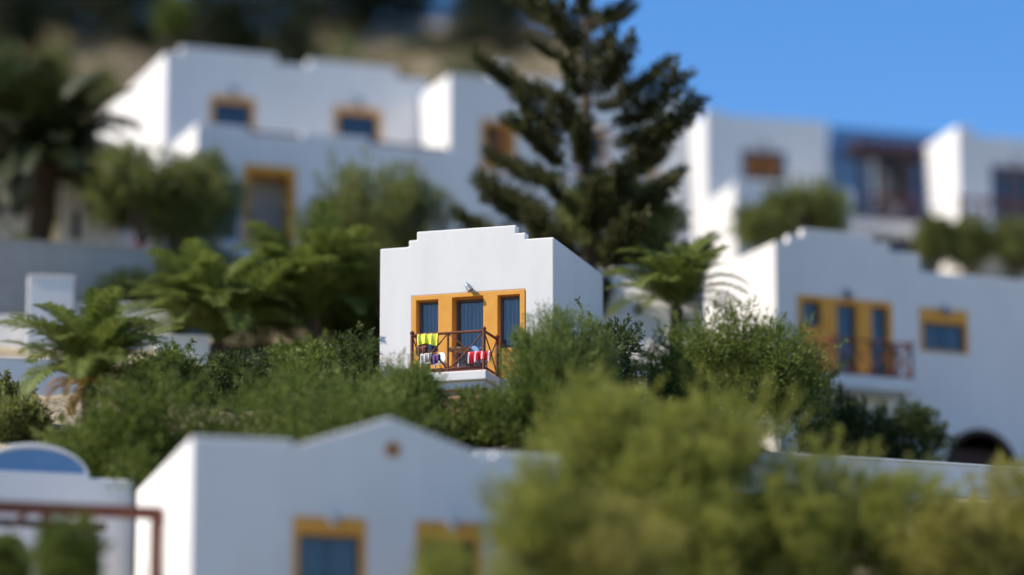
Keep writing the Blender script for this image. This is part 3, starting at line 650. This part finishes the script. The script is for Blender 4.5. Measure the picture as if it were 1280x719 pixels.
shell(Dr, 0, dend, 7.3, -1.0, d_lv[-1][2], outline=stepped(d_lv, -1.0), holes=[rect(*dsur), rect(*dw), arch_hole(ac_, arh, -.6, avs)],
      left=[(TH, d_lv[0][2]), (7.3, d_lv[0][2])], right=None)
box('upper_roof', TH, D.u(1150, 310), TH + .003, 7.0, d_lv[4][2] - .6, d_lv[4][2] - .15, 'roof_plaster', Dr)
box('rear_parapet', TH, D.u(1150, 310), 7.0, 7.28, d_lv[5][2], d_lv[0][2] - .02, 'whitewash', Dr, .03)
box('parapet', D.u(1150, 310) - TH, D.u(1150, 310), TH + .002, 6.99, d_lv[4][2] - .149, d_lv[4][2] + .0, 'whitewash', Dr)
triple(Dr, D, None, dop, dsur, .4, 'slate_paint', 'far_curtain')
dwi = (dw[0] + .13, dw[1] - .13, dw[2] + .06, dw[3] - .48)
panel('window_surround', rect(dw[0] + .002, dw[1] - .002, dw[2] + .002, dw[3] - .002), [rect(*dwi)], -.018, .4, 'ochre', Dr, .012)
window(Dr, dwi[0] + .002, dwi[1] - .002, dwi[2] + .002, dwi[3] - .002, .15, 2, 'blue_paint', 'far_curtain')
wall_lamp(Dr, D.u(1058, 366), 0, dsv + .12, 1.0); wall_lamp(Dr, D.u(1180, 385), -.02, dw[3] - .1, 1.0)
db0, db1 = D.u(1040, 450, dbw), D.u(1139, 450, dbw)
box('balcony_slab', db0 - .1, db1 + .08, dbw - .1, -.02, dF - .45, dF - .001, 'whitewash', Dr, .03)
dh = D.v(1090, 427, dbw) - dF
for a_, b_, n_ in (((db0, dbw), (db1, dbw), 4), ((db1, dbw), (db1, -.04), 1), ((db0, dbw), (db0, -.04), 1)): railing(Dr, a_, b_, dF, dh, n_, 'red_wood', post0=n_ == 4, t=.04)
# arch rim and doors in the arch
bm = bmesh.new()
for r0_, r1_ in ((arh - .003, arh - .16),):
    loops = []
    for i in range(15):
        an = math.pi * i / 14; c_, s_ = math.cos(an), math.sin(an)
        loops.append([bm.verts.new((ac_ + rr * c_, y, avs + rr * s_)) for rr, y in ((r0_, -.04), (r1_, -.04), (r1_, .3), (r0_, .3))])
    for i in range(14):
        for j in range(4): bm.faces.new((loops[i][j], loops[i][(j + 1) % 4], loops[i + 1][(j + 1) % 4], loops[i + 1][j]))
    bm.faces.new(loops[0]); bm.faces.new(loops[-1][::-1])
from_bm('arch_rim', bm, 'dark_wood', Dr)
for s_ in (-1, 1):
    dd = box('arch_door', ac_ + s_ * .01, ac_ + s_ * (arh - .17), .5, .56, -.6, avs + arh * .5, 'dark_wood', Dr)
# low white wall in front of the arch
wall('long low white wall crossing in front of the brown arch', 880, 1330, 562, 612, 650, 104, 20, th=.5, group=None)
wall('short white wall end beside the gabled house', 596, 690, 566, 574, 620, 99, 12, th=.5, group=None)

# ================================================================ upper left house with terrace
H = Fac(207, 66, 135.5, 20, base_py=330)
Hr = H.root('house', 'long white upper house with terrace, ochre framed windows and square corner tower', 'house', 'white houses on the hillside')
hw0 = 0.0; hend = H.u(535, 100)
h_lv = [(0, H.u(226, 62), H.v(215, 66)), (H.u(226, 62), H.u(346, 70), H.v(285, 63)), (H.u(346, 70), H.u(386, 74), H.v(366, 81)), (H.u(386, 74), H.u(496, 84), H.v(440, 79)), (H.u(496, 84), hend, H.v(512, 98))]
hx = [H.rect(262, 319, 121, 168), H.rect(417, 477, 135, 182)]
tvl = H.v(245, 153, -3.3) - .9                                       # terrace floor
shell(Hr, 0, hend, 9.8, -1, h_lv[0][2], outline=stepped(h_lv, -1), holes=[rect(*q) for q in hx], left=[(TH, h_lv[0][2]), (9.8, h_lv[0][2])])
for q in hx:
    inn = (q[0] + .14, q[1] - .14, q[2] + .05, q[3] - .2)
    panel('window_surround', rect(q[0] + .002, q[1] - .002, q[2] + .002, q[3] - .002), [rect(*inn)], -.018, .4, 'ochre', Hr, .012)
    window(Hr, inn[0] + .002, inn[1] - .002, inn[2] + .002, inn[3] - .002, .15, 2, 'blue_paint', 'far_curtain'); wall_lamp(Hr, (q[0] + q[1]) / 2, 0, q[3] + .15, 1.1)
tw = -3.3
t0, tT, t1 = H.u(246, 160, tw), H.u(561, 160, tw), H.u(664, 160, tw)
tp1 = H.v(268, 155, tw); tp2 = tp1 - .22
ttop = H.v(600, 96, tw)
t_lv = [(t0, H.u(312, 160, tw), tp1), (H.u(312, 160, tw), H.u(378, 165, tw), tp2), (H.u(378, 165, tw), H.u(462, 170, tw), tp1), (H.u(462, 170, tw), tT, tp2), (tT, t1, ttop)]
hd = H.rect(303, 370, 207, 306, tw); hwin = H.rect(276, 298, 238, 300, tw); htw = H.rect(601, 645, 151, 214, tw)
panel('terrace_front', stepped(t_lv, -1), [rect(*hd), rect(*hwin), rect(*htw)], tw, tw + TH, 'whitewash', Hr, .035)
panel('side_wall', [(tw + TH, -1), (-.003, -1), (-.003, tp1), (tw + TH, tp1)], [], t0, t0 + TH, 'whitewash', Hr, .035, side=True)
for a_, b_ in ((tT, tT + TH), (t1 - TH, t1)): panel('tower_wall', [(tw + TH, -1), (1.6, -1), (1.6, ttop), (tw + TH, ttop)], [], a_, b_, 'whitewash', Hr, .035, side=True)
box('tower_roof', tT + TH, t1 - TH, tw + TH, 1.6, ttop - .5, ttop - .3, 'roof_plaster', Hr)
box('tower_rear', tT + TH, t1 - TH, 1.3, 1.59, tp1, ttop - .01, 'whitewash', Hr)
box('terrace_floor', t0 + TH, tT, tw + TH, -.003, tvl - .2, tvl, 'roof_plaster', Hr)
for k_ in (1, 3):
    a_, b_, _ = t_lv[k_]; box('coping_rail', a_ + .05, b_ - .05, tw + .06, tw + .26, tp2 + .002, tp2 + .13, 'dark_wood', Hr, .01)
panel('window_surround', rect(hd[0] + .002, hd[1] - .002, hd[2] + .002, hd[3] - .002), [rect(hd[0] + .2, hd[1] - .2, hd[2] + .05, hd[3] - .28)], tw - .018, tw + .9, 'ochre', Hr, .012)
box('porch_door', hd[0] + .2, hd[1] - .2, tw + .95, tw + 1.0, hd[2], hd[3] - .2, 'concrete', Hr)
window(Hr, hwin[0] + .002, hwin[1] - .002, hwin[2] + .002, hwin[3] - .002, tw + .12, 1, 'blue_paint', 'far_curtain')
panel('window_surround', rect(htw[0] + .002, htw[1] - .002, htw[2] + .002, htw[3] - .002), [rect(htw[0] + .16, htw[1] - .16, htw[2] + .16, htw[3] - .16)], tw - .018, tw + .4, 'ochre', Hr, .012)
for k_ in range(2):
    a_ = htw[0] + .165 + k_ * (htw[1] - htw[0] - .32) / 2; b_ = a_ + (htw[1] - htw[0] - .35) / 2
    sh = box('shutter', a_, b_, tw + .1, tw + .14, htw[2] + .165, htw[3] - .165, 'orange_wood' if k_ else 'dark_wood', Hr, .008)
    for q_ in range(9):
        z_ = htw[2] + .25 + q_ * (htw[3] - htw[2] - .5) / 8; box('slat', a_ + .06, b_ - .06, tw + .08, tw + .098, z_ - .04, z_ + .04, 'orange_wood' if k_ else 'dark_wood', sh)

# ================================================================ house behind the conifer
K = Fac(640, 84, 142, 15, base_py=345)
Kr = K.root('house', 'white two storey house half hidden behind the tall tiered conifer', 'house', 'white houses on the hillside')
k_lv = [(0, K.u(700, 95), K.v(670, 98)), (K.u(700, 95), K.u(762, 100), K.v(730, 103)), (K.u(762, 100), K.u(862, 115), K.v(812, 118))]
kx = [K.rect(722, 760, 158, 205), K.rect(790, 822, 165, 225)]
shell(Kr, 0, k_lv[-1][1], 6, -1, k_lv[-1][2], outline=stepped(k_lv, -1), holes=[rect(*q) for q in kx], left=[(TH, k_lv[0][2]), (2.5, k_lv[0][2]), (2.5, k_lv[1][2]), (6, k_lv[1][2])])
for q in kx:
    panel('window_surround', rect(q[0] + .002, q[1] - .002, q[2] + .002, q[3] - .002), [rect(q[0] + .16, q[1] - .16, q[2] + .06, q[3] - .22)], -.018, .4, 'ochre', Kr, .012)
    window(Kr, q[0] + .162, q[1] - .162, q[2] + .062, q[3] - .222, .15, 2, 'blue_paint', 'far_curtain')
cv = K.uv(628, 82, -.6); box('chimney', cv[0] - .3, cv[0] + .35, -.6, .25, -1, cv[1] + .1, 'whitewash', Kr, .03)

# ================================================================ upper right row
E = Fac(881, 140, 142, 15, base_py=330)
Er = E.root('house', 'white upper house with small shuttered window and sunlit lower block', 'house', 'white houses on the hillside')
e_lv = [(0, E.u(905, 140), E.v(893, 138)), (E.u(905, 140), E.u(996, 148), E.v(950, 147)), (E.u(996, 148), E.u(1034, 150), E.v(1015, 151))]
ew = E.rect(927, 982, 189, 226)
shell(Er, 0, e_lv[-1][1], 6, -1, e_lv[1][2], outline=stepped(e_lv, -1), holes=[rect(*ew)])
panel('window_surround', rect(ew[0] + .002, ew[1] - .002, ew[2] + .002, ew[3] - .002), [rect(ew[0] + .15, ew[1] - .15, ew[2] + .12, ew[3] - .14)], -.03, .4, 'blue_paint', Er, .01)
for k_ in range(2):
    wd = (ew[1] - ew[0] - .3) / 2; box('shutter', ew[0] + .26 + k_ * wd, ew[0] + .04 + (k_ + 1) * wd, .1, .15, ew[2] + .125, ew[3] - .145, 'orange_wood', Er, .01)
wall_lamp(Er, (ew[0] + ew[1]) / 2, 0, ew[3] + .2, 1.1)
elw = -3.0; el0, el1 = E.u(918, 250, elw), E.u(1068, 250, elw); elt = E.v(940, 228, elw)
el_lv = [(el0, E.u(1000, 240, elw), elt), (E.u(1000, 240, elw), el1, elt - .05)]
panel('terrace_front', stepped(el_lv, -1.5), [], elw, elw + TH, 'whitewash', Er, .035)
for a_, b_ in ((el0, el0 + TH), (el1 - TH, el1)): panel('side_wall', [(elw + TH, -1.5), (-.003, -1.5), (-.003, elt - .05), (elw + TH, elt - .05)], [], a_, b_, 'whitewash', Er, .035, side=True)
box('terrace_floor', el0 + TH, el1 - TH, elw + TH, -.003, elt - 1.0, elt - .8, 'roof_plaster', Er)

Fh = Fac(1036, 154, 144.6, 18, base_py=330)
Fr = Fh.root('house', 'blue walled house with dark timber pergola over its white framed door', 'house', 'white houses on the hillside')
fu1 = Fh.u(1182, 170); ft = Fh.v(1100, 163)
fd = Fh.rect(1088, 1139, 193, 262); fd = (fd[0], fd[1], Fh.v(1110, 290), fd[3]); fw_ = Fh.rect(1146, 1169, 193, 243)
shell(Fr, 0, fu1, 6, -1, ft, holes=[rect(*fd), rect(*fw_)], m='blue_plaster')
panel('door_surround', rect(fd[0] + .002, fd[1] - .002, fd[2] + .002, fd[3] - .002), [rect(fd[0] + .22, fd[1] - .22, fd[2] + .05, fd[3] - .25)], -.05, .35, 'whitewash', Fr, .012)
window(Fr, fd[0] + .222, fd[1] - .222, fd[2] + .052, fd[3] - .252, .12, 2, 'blue_paint', 'far_curtain', 'door')
window(Fr, fw_[0] + .002, fw_[1] - .002, fw_[2] + .002, fw_[3] - .002, .06, 1, 'pale_blue', 'curtain')
pw = -1.3; pz = Fh.v(1120, 184, pw); pu0, pu1 = Fh.u(1077, 220, pw), Fh.u(1172, 220, pw)
Pg = empty('pergola', Fh.world(0, 0, 0), Fh.a, 'dark brown pergola shading the door of the blue house', 'pergola')
for u in (pu0, (pu0 + pu1) / 2 + .35, pu1): box('post', u - .09, u + .09, pw - .08, pw + .08, -1.5, pz - .2, 'dark_wood', Pg, .01)
box('beam', pu0 - .2, pu1 + .15, pw - .09, pw + .09, pz - .198, pz, 'dark_wood', Pg, .01); box('beam', pu0 - .2, pu1 + .15, -.26, -.06, pz - .198, pz, 'dark_wood', Pg, .01)
n_ = 8
for k_ in range(n_):
    u = pu0 - .1 + (pu1 - pu0 + .2) * k_ / (n_ - 1); box('rafter', u - .06, u + .06, pw - .35, -.06, pz + .002, pz + .15, 'dark_wood', Pg, .01)
pf = Fh.v(1120, 279, pw)
railing(Pg, (pu0 + .1, pw), (pu1 - .1, pw), pf, Fh.v(1120, 249, pw) - pf, 4, 'red_wood', post0=False, post1=False, t=.05)
chairm = empty('terrace_chair', Fh.world((pu0 + pu1) / 2 + .2, pw + .6, pf), Fh.a, 'white terrace chair behind the railing of the blue house', 'chair')
box('seat', -.26, .26, -.25, .25, .40, .46, 'slat_white', chairm, .02); box('backrest', -.26, .26, .22, .27, .50, .95, 'slat_white', chairm, .02)
for x in (-.23, .23):
    for y in (-.22, .22): box('leg', x - .025, x + .025, y - .025, y + .025, -.6, .398, 'slat_white', chairm)
    box('back_post', x - .025, x + .025, .22, .27, .462, .498, 'slat_white', chairm)
box('terrace_slab', pu0 - .4, pu1 + .4, pw - .3, -.003, pf - .5, pf - .03, 'whitewash', Fr, .03)

Gh = Fac(1196, 158, 141.2, 15, base_py=330)
Ghr = Gh.root('house', 'white upper house with tall sunlit side wall and brown railed terrace', 'house', 'white houses on the hillside')
g_lv = [(0, Gh.u(1217, 160), Gh.v(1206, 158)), (Gh.u(1217, 160), Gh.u(1350, 175), Gh.v(1250, 172))]
gd = Gh.rect(1240, 1300, 209, 280)
shell(Ghr, 0, g_lv[-1][1], 3.4, -1, g_lv[1][2], outline=stepped(g_lv, -1), holes=[rect(*gd)], left=[(TH, g_lv[0][2]), (3.4, g_lv[0][2])])
panel('window_surround', rect(gd[0] + .002, gd[1] - .002, gd[2] + .002, gd[3] - .002), [rect(gd[0] + .2, gd[1] - .2, gd[2] + .05, gd[3] - .2)], -.03, .4, 'blue_paint', Ghr, .012)
window(Ghr, gd[0] + .202, gd[1] - .202, gd[2] + .052, gd[3] - .202, .12, 3, 'orange_wood', 'far_curtain', 'door'); wall_lamp(Ghr, (gd[0] + gd[1]) / 2, 0, gd[3] + .2, 1.1)
gw = -1.8; gf = Gh.v(1230, 280, gw); railing(Ghr, (Gh.u(1200, 260, gw), gw), (Gh.u(1345, 265, gw), gw), gf, Gh.v(1230, 250, gw) - gf, 5, 'red_wood', t=.055)
box('terrace_slab', Gh.u(1198, 260, gw), g_lv[-1][1], gw - .2, -.003, gf - .6, gf - .02, 'whitewash', Ghr, .03)

# ================================================================ left: terrace walls and the white building behind the dark palm
wall('long grey concrete retaining wall under the olive tree', -40, 196, 298, 312, 398, 124, 16, th=.45, group=None, m='concrete')  # grey concrete in its own colour, darker than the whitewashed pillar
f, r, u1, v0 = wall('small white cubic gate pillar in front of the retaining wall', 36, 93, 346, 350, 410, 120, 8, th=1.2, name='gate_pillar', cat='pillar', group=None)
wall('low white wall running from the cubic pillar towards the palms', 94, 216, 380, 380, 425, 120.6, 4, th=.5, group=None)
wall('low white wall ending at the cubic pillar, above the drooping palm', -30, 40, 396, 398, 425, 121.2, 6, th=.4, group=None)
wall('white terrace wall behind the drooping palm with orange dry fronds', -40, 98, 448, 456, 540, 113, 10, th=.5, group=None)
wall('short pale wall half hidden between the two leafy palms', 196, 262, 420, 424, 470, 117, 8, th=.4, group=None)
Lh = Fac(76, 224, 131.5, -16, base_py=330)
Lr = Lh.root('house', 'small sunlit white building between the dark palm trunk and olive tree', 'house', 'white houses on the hillside')
lu = Lh.u(152, 260); lt = Lh.v(76, 224)
lw = Lh.rect(90, 100, 262, 300)
shell(Lr, 0, lu, 4, -1, lt, outline=stepped([(0, Lh.u(92, 240), lt), (Lh.u(92, 240), lu, lt - .45)], -1), holes=[rect(*lw)])
window(Lr, lw[0] + .01, lw[1] - .01, lw[2] + .01, lw[3] - .01, .1, 1, 'slate_paint', 'far_curtain')
L2 = Fac(-60, 206, 132.5, 14, base_py=330)
L2r = L2.root('house', 'shaded white building behind the leaning dark palm trunk', 'house', 'white houses on the hillside')
shell(L2r, 0, L2.u(50, 210), 5, -1, L2.v(0, 208))

# ================================================================ plants
# ridge
RG = 'dark pines along the ridge'
for bx, d, lab in [((-70, -60, 62, 66), 158, 'dark ridge pine at the outer end above the dry slope'), ((20, -60, 160, 50), 163, 'broad dark ridge pine above the bare tan slope'), ((110, -60, 225, 58), 160, 'dark ridge pine between the bare slope and slim green tree'),
        ((200, -50, 325, 64), 153, 'dark ridge pine directly above the first ochre upper window'), ((290, -40, 402, 76), 152, 'dark ridge pine drooping onto the upper house parapet'), ((365, -60, 485, 42), 162, 'dark ridge pine above the second ochre upper window'),
        ((430, -60, 552, 36), 164, 'dark ridge pine at the end of the ridge row'), ((556, -60, 680, 58), 160, 'isolated dark pine against blue sky beside the tall conifer')]:
    plant('pine_tree', lab, 'pine', bx, d, 'pine', RG, dens=1.1, r0=.2)
plant('scrub_bush', 'olive scrub bush low on the bare slope above the sunlit side wall', 'bush', (100, 62, 150, 90), 150, 'olive', n=3000)
plant('scrub_bush', 'small dark scrub bush on the bare slope beside the palm crown', 'bush', (60, 80, 100, 104), 149, 'deep', n=2500)
plant('slim_tree', 'slim olive green tree standing before the dark ridge pines', 'tree', (190, -10, 242, 62), 150.5, 'bush', None, tree=True, r0=.12, n=6000)
plant('scrub_bush', 'grey green scrub bush on the bare tan slope', 'bush', (45, 45, 95, 75), 154, 'olive', n=3500)
plant('scrub_bush', 'dark scrub bush behind the square corner tower', 'bush', (480, 62, 540, 100), 148, 'deep', n=3500)
plant('scrub_bush', 'dry brown green scrub above the second ochre upper window', 'bush', (385, 38, 470, 68), 151, 'olive', n=4500)
plant('scrub_bush', 'dark low scrub on the tan slope between tower and isolated pine', 'bush', (540, 66, 640, 88), 150, 'deep', n=4500)
# upper garden
plant('olive_tree', 'rounded olive tree before the small sunlit building', 'olive tree', (105, 182, 222, 310), 127.5, 'olive', 'olive trees', tree=True, r0=.16, trunk_px=205, dens=1.0)
plant('olive_tree', 'leafy olive tree beside the ochre terrace door', 'olive tree', (178, 188, 300, 330), 128, 'olive', 'olive trees', tree=True, r0=.18, trunk_px=222)
plant('olive_tree', 'large round olive tree rising directly behind the white balcony house', 'olive tree', (368, 208, 560, 372), 126, 'olive', 'olive trees', tree=True, r0=.2, dens=1.2)
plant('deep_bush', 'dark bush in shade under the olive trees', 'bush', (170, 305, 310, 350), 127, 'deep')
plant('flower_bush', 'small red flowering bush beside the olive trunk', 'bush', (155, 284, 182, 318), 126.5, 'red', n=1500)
plant('deep_bush', 'dark shrub at the end of the grey retaining wall', 'bush', (110, 335, 215, 378), 124.5, 'deep')
plant('deep_bush', 'low green shrub in front of the shaded white building', 'bush', (-20, 275, 50, 305), 129, 'bush', n=3000)
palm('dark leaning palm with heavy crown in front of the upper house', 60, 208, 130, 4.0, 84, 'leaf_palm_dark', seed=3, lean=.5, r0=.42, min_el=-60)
plant('dense_tree', 'dark leafy tree at the edge beside the leaning palm', 'tree', (-70, 55, 55, 190), 134, 'deep', tree=True, r0=.2)
araucaria(735, 336, 120.5, -170, 136)
plant('round_tree', 'dense rounded dark green tree around the foot of the conifer', 'tree', (690, 222, 850, 338), 120.5, 'olive', tree=True, r0=.2, dens=1.1)
plant('low_shrub', 'straggling shrub behind the roof of the balcony house', 'bush', (552, 256, 690, 298), 127, 'deep', n=7000)
# centre left
palm('bright palm with upright fronds growing beside the balcony house wall', 392, 400, 120, 3.6, 70, seed=5)
palm('spreading palm between the bright palm and the low white wall', 272, 428, 118.5, 3.5, 64, seed=6)
palm('drooping palm with orange dry fronds before the white terrace wall', 112, 484, 104, 3.1, 46, seed=7, dry=7)
palm('palm in front of the sunlit white wall beside the balcony house', 846, 386, 116.6, 2.8, 34, seed=9)
BG = 'green bushes in the garden band'
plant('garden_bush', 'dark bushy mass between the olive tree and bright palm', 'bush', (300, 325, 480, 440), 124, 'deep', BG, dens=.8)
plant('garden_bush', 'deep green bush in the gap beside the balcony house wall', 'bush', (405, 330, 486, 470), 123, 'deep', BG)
plant('garden_bush', 'bush under the fronds of the bright palm', 'bush', (320, 428, 480, 490), 115, 'bush', BG)
plant('garden_bush', 'bush under the fronds of the spreading palm', 'bush', (195, 452, 345, 505), 114, 'bush', BG)
plant('garden_bush', 'broad dark green bush above the flat parapet of the gabled house', 'bush', (72, 462, 305, 600), 102.3, 'bush', BG, clumps=120, dens=1.2)
plant('garden_bush', 'very broad green bush below the bright palm and balcony house corner', 'bush', (255, 446, 560, 592), 102.3, 'bush', BG, clumps=150, dens=1.2)
plant('feathery_bush', 'feathery light green bush brushing the balcony slab', 'bush', (470, 458, 552, 545), 105.6, 'feather', 'feathery bushes by the balcony', sprays=110, n=16000)
plant('feathery_bush', 'tall feathery bush half covering one ochre framed balcony house window', 'bush', (630, 384, 772, 540), 104.8, 'feather', 'feathery bushes by the balcony', sprays=240, n=32000)
plant('garden_bush', 'dark green bush behind the tall feathery bush', 'bush', (680, 388, 812, 530), 107, 'deep', BG, dens=1.0)
plant('garden_bush', 'green bush under the balcony foot', 'bush', (535, 487, 700, 575), 104.6, 'bush', BG)
plant('garden_bush', 'green bush covering the foot of the garden hut', 'bush', (740, 496, 850, 570), 105, 'bush', BG)
plant('garden_bush', 'low bush behind the peak of the gabled house', 'bush', (470, 505, 590, 570), 102, 'deep', BG, n=9000)
plant('pale_shrub', 'pale grey green shrub beside the blue arched gable', 'bush', (-25, 492, 60, 570), 106, 'olive', n=9000)
plant('garden_bush', 'low bush on the slope below the low white wall', 'bush', (150, 428, 262, 510), 112, 'bush', BG)
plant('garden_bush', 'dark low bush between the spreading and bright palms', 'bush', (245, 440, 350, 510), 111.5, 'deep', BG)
plant('garden_bush', 'low bush on the slope at the foot of the bright palm', 'bush', (330, 424, 420, 505), 112, 'bush', BG)
plant('garden_bush', 'dark bush against the balcony house corner next to the bright palm', 'bush', (400, 405, 490, 500), 110.8, 'deep', BG)
plant('garden_bush', 'bush at the foot of the drooping palm', 'bush', (40, 520, 130, 590), 103, 'olive', BG)
plant('garden_bush', 'pale bush below the white terrace wall', 'bush', (-30, 470, 40, 540), 108, 'olive', BG)
# dry grass on the upper slope
rng = np.random.default_rng(77); n_ = 60000
gx_ = rng.uniform(-27, 9, n_); gy_ = rng.uniform(144, 172, n_)
gp = np.stack([gx_, gy_, ground(gx_, gy_) - .03], 1); cl_ = 0.5 + 0.3 * np.sin(gx_ * 1.1 + 2 * np.sin(gy_ * .6)) * np.sin(gy_ * .9 + gx_ * .4)
ga = unit(rng, n_) * .45; ga[:, 2] += 1
keep = rng.uniform(0, 1, n_) < np.clip(cl_ * 1.2, .15, 1); gp, ga, cl_ = gp[keep], ga[keep], cl_[keep]
Vv, Ff, tn = leaf_quads(rng, gp, ga, .42, .06, np.clip(cl_ + rng.normal(0, .2, len(cl_)), 0, 1))
tag(link('dry_grass', fast_mesh('dry_grass', Vv, Ff, tn), 'leaf_straw'), 'dry tan and olive grass on the upper slope', 'grass', kind='stuff')
# right middle
plant('garden_bush', 'broad dark green bush between the feathery bush and railed balcony', 'bush', (784, 392, 1046, 552), 114.2, 'bush', BG, clumps=140, dens=1.2)
plant('garden_bush', 'dark bush under the railed balcony slab', 'bush', (1000, 490, 1115, 590), 118, 'deep', BG)
plant('garden_bush', 'dark bush beside the brown arch', 'bush', (1080, 502, 1192, 592), 119, 'deep', BG)
plant('hedge_shrub', 'light green shrub on the terrace of the shuttered house', 'bush', (908, 258, 990, 318), 134.5, 'olive', 'shrubs on the upper terraces', tree=True)
plant('hedge_shrub', 'rounded light green shrub before the blue walled house terrace', 'bush', (950, 230, 1068, 308), 135, 'olive', 'shrubs on the upper terraces', tree=True)
for bx, lab in (((1146, 264, 1196, 348), 'clipped green shrub under the tall sunlit side wall'), ((1188, 268, 1240, 348), 'clipped green shrub in the middle of the terrace row'), ((1232, 276, 1310, 348), 'wide clipped green shrub before the brown railed terrace')):
    plant('hedge_shrub', lab, 'bush', bx, 137, 'olive', 'shrubs on the upper terraces', tree=True, n=9000)
# foreground
FG = 'yellow green trees in the foreground'
plant('acacia_tree', 'tall yellow green tree in front of the garden hut', 'tree', (655, 462, 850, 770), 96, 'yellow', FG, tree=True, r0=.14, dens=1.1)
plant('acacia_tree', 'big bushy yellow green tree before the broad green bush', 'tree', (792, 474, 1018, 780), 95.5, 'yellow', FG, tree=True, r0=.16, dens=1.1)
plant('acacia_tree', 'yellow green tree overlapping the parapet end of the gabled house', 'tree', (596, 566, 745, 800), 90, 'yellow', FG, tree=True, r0=.12)
plant('acacia_tree', 'low bright yellow tree at the foot of the tall tree', 'tree', (660, 620, 850, 810), 90, 'gold', FG, tree=True, r0=.12)
plant('acacia_tree', 'sparse tree against the long low white wall', 'tree', (972, 535, 1128, 790), 96, 'yellow', FG, tree=True, r0=.1, dens=.6)
plant('acacia_tree', 'low yellow green tree between the bushy tree and sparse tree', 'tree', (925, 600, 1065, 800), 94, 'yellow', FG, tree=True, r0=.1)
plant('acacia_tree', 'small green tree in front of the low wall', 'tree', (1055, 588, 1218, 770), 95, 'yellow', FG, tree=True, r0=.1)
plant('acacia_tree', 'short golden tree between the small green tree and the arch', 'tree', (1130, 620, 1270, 790), 94, 'gold', FG, tree=True, r0=.1)
plant('acacia_tree', 'golden leafed tree in front of the brown arch', 'tree', (1190, 578, 1370, 790), 95.5, 'gold', FG, tree=True, r0=.13)
plant('acacia_tree', 'low yellow green tree filling the gap below the bushy tree', 'tree', (800, 590, 960, 800), 93.5, 'yellow', FG, tree=True, r0=.1)
plant('acacia_tree', 'rounded yellow green tree between the tall tree and the bushy tree', 'tree', (745, 520, 900, 780), 94.5, 'yellow', FG, tree=True, r0=.12)
plant('acacia_tree', 'small yellow green sapling covering one ochre window of the gabled house', 'tree', (508, 660, 605, 820), 88, 'yellow', FG, tree=True, r0=.08, dens=.6)
plant('small_shrub', 'small bright green shrub in front of the pergola', 'bush', (36, 648, 128, 760), 91, 'bush', None, tree=True, n=8000)
plant('small_shrub', 'dark green shrub under the pergola arch window', 'bush', (-30, 668, 40, 780), 92, 'bush', None, tree=True, n=6000)
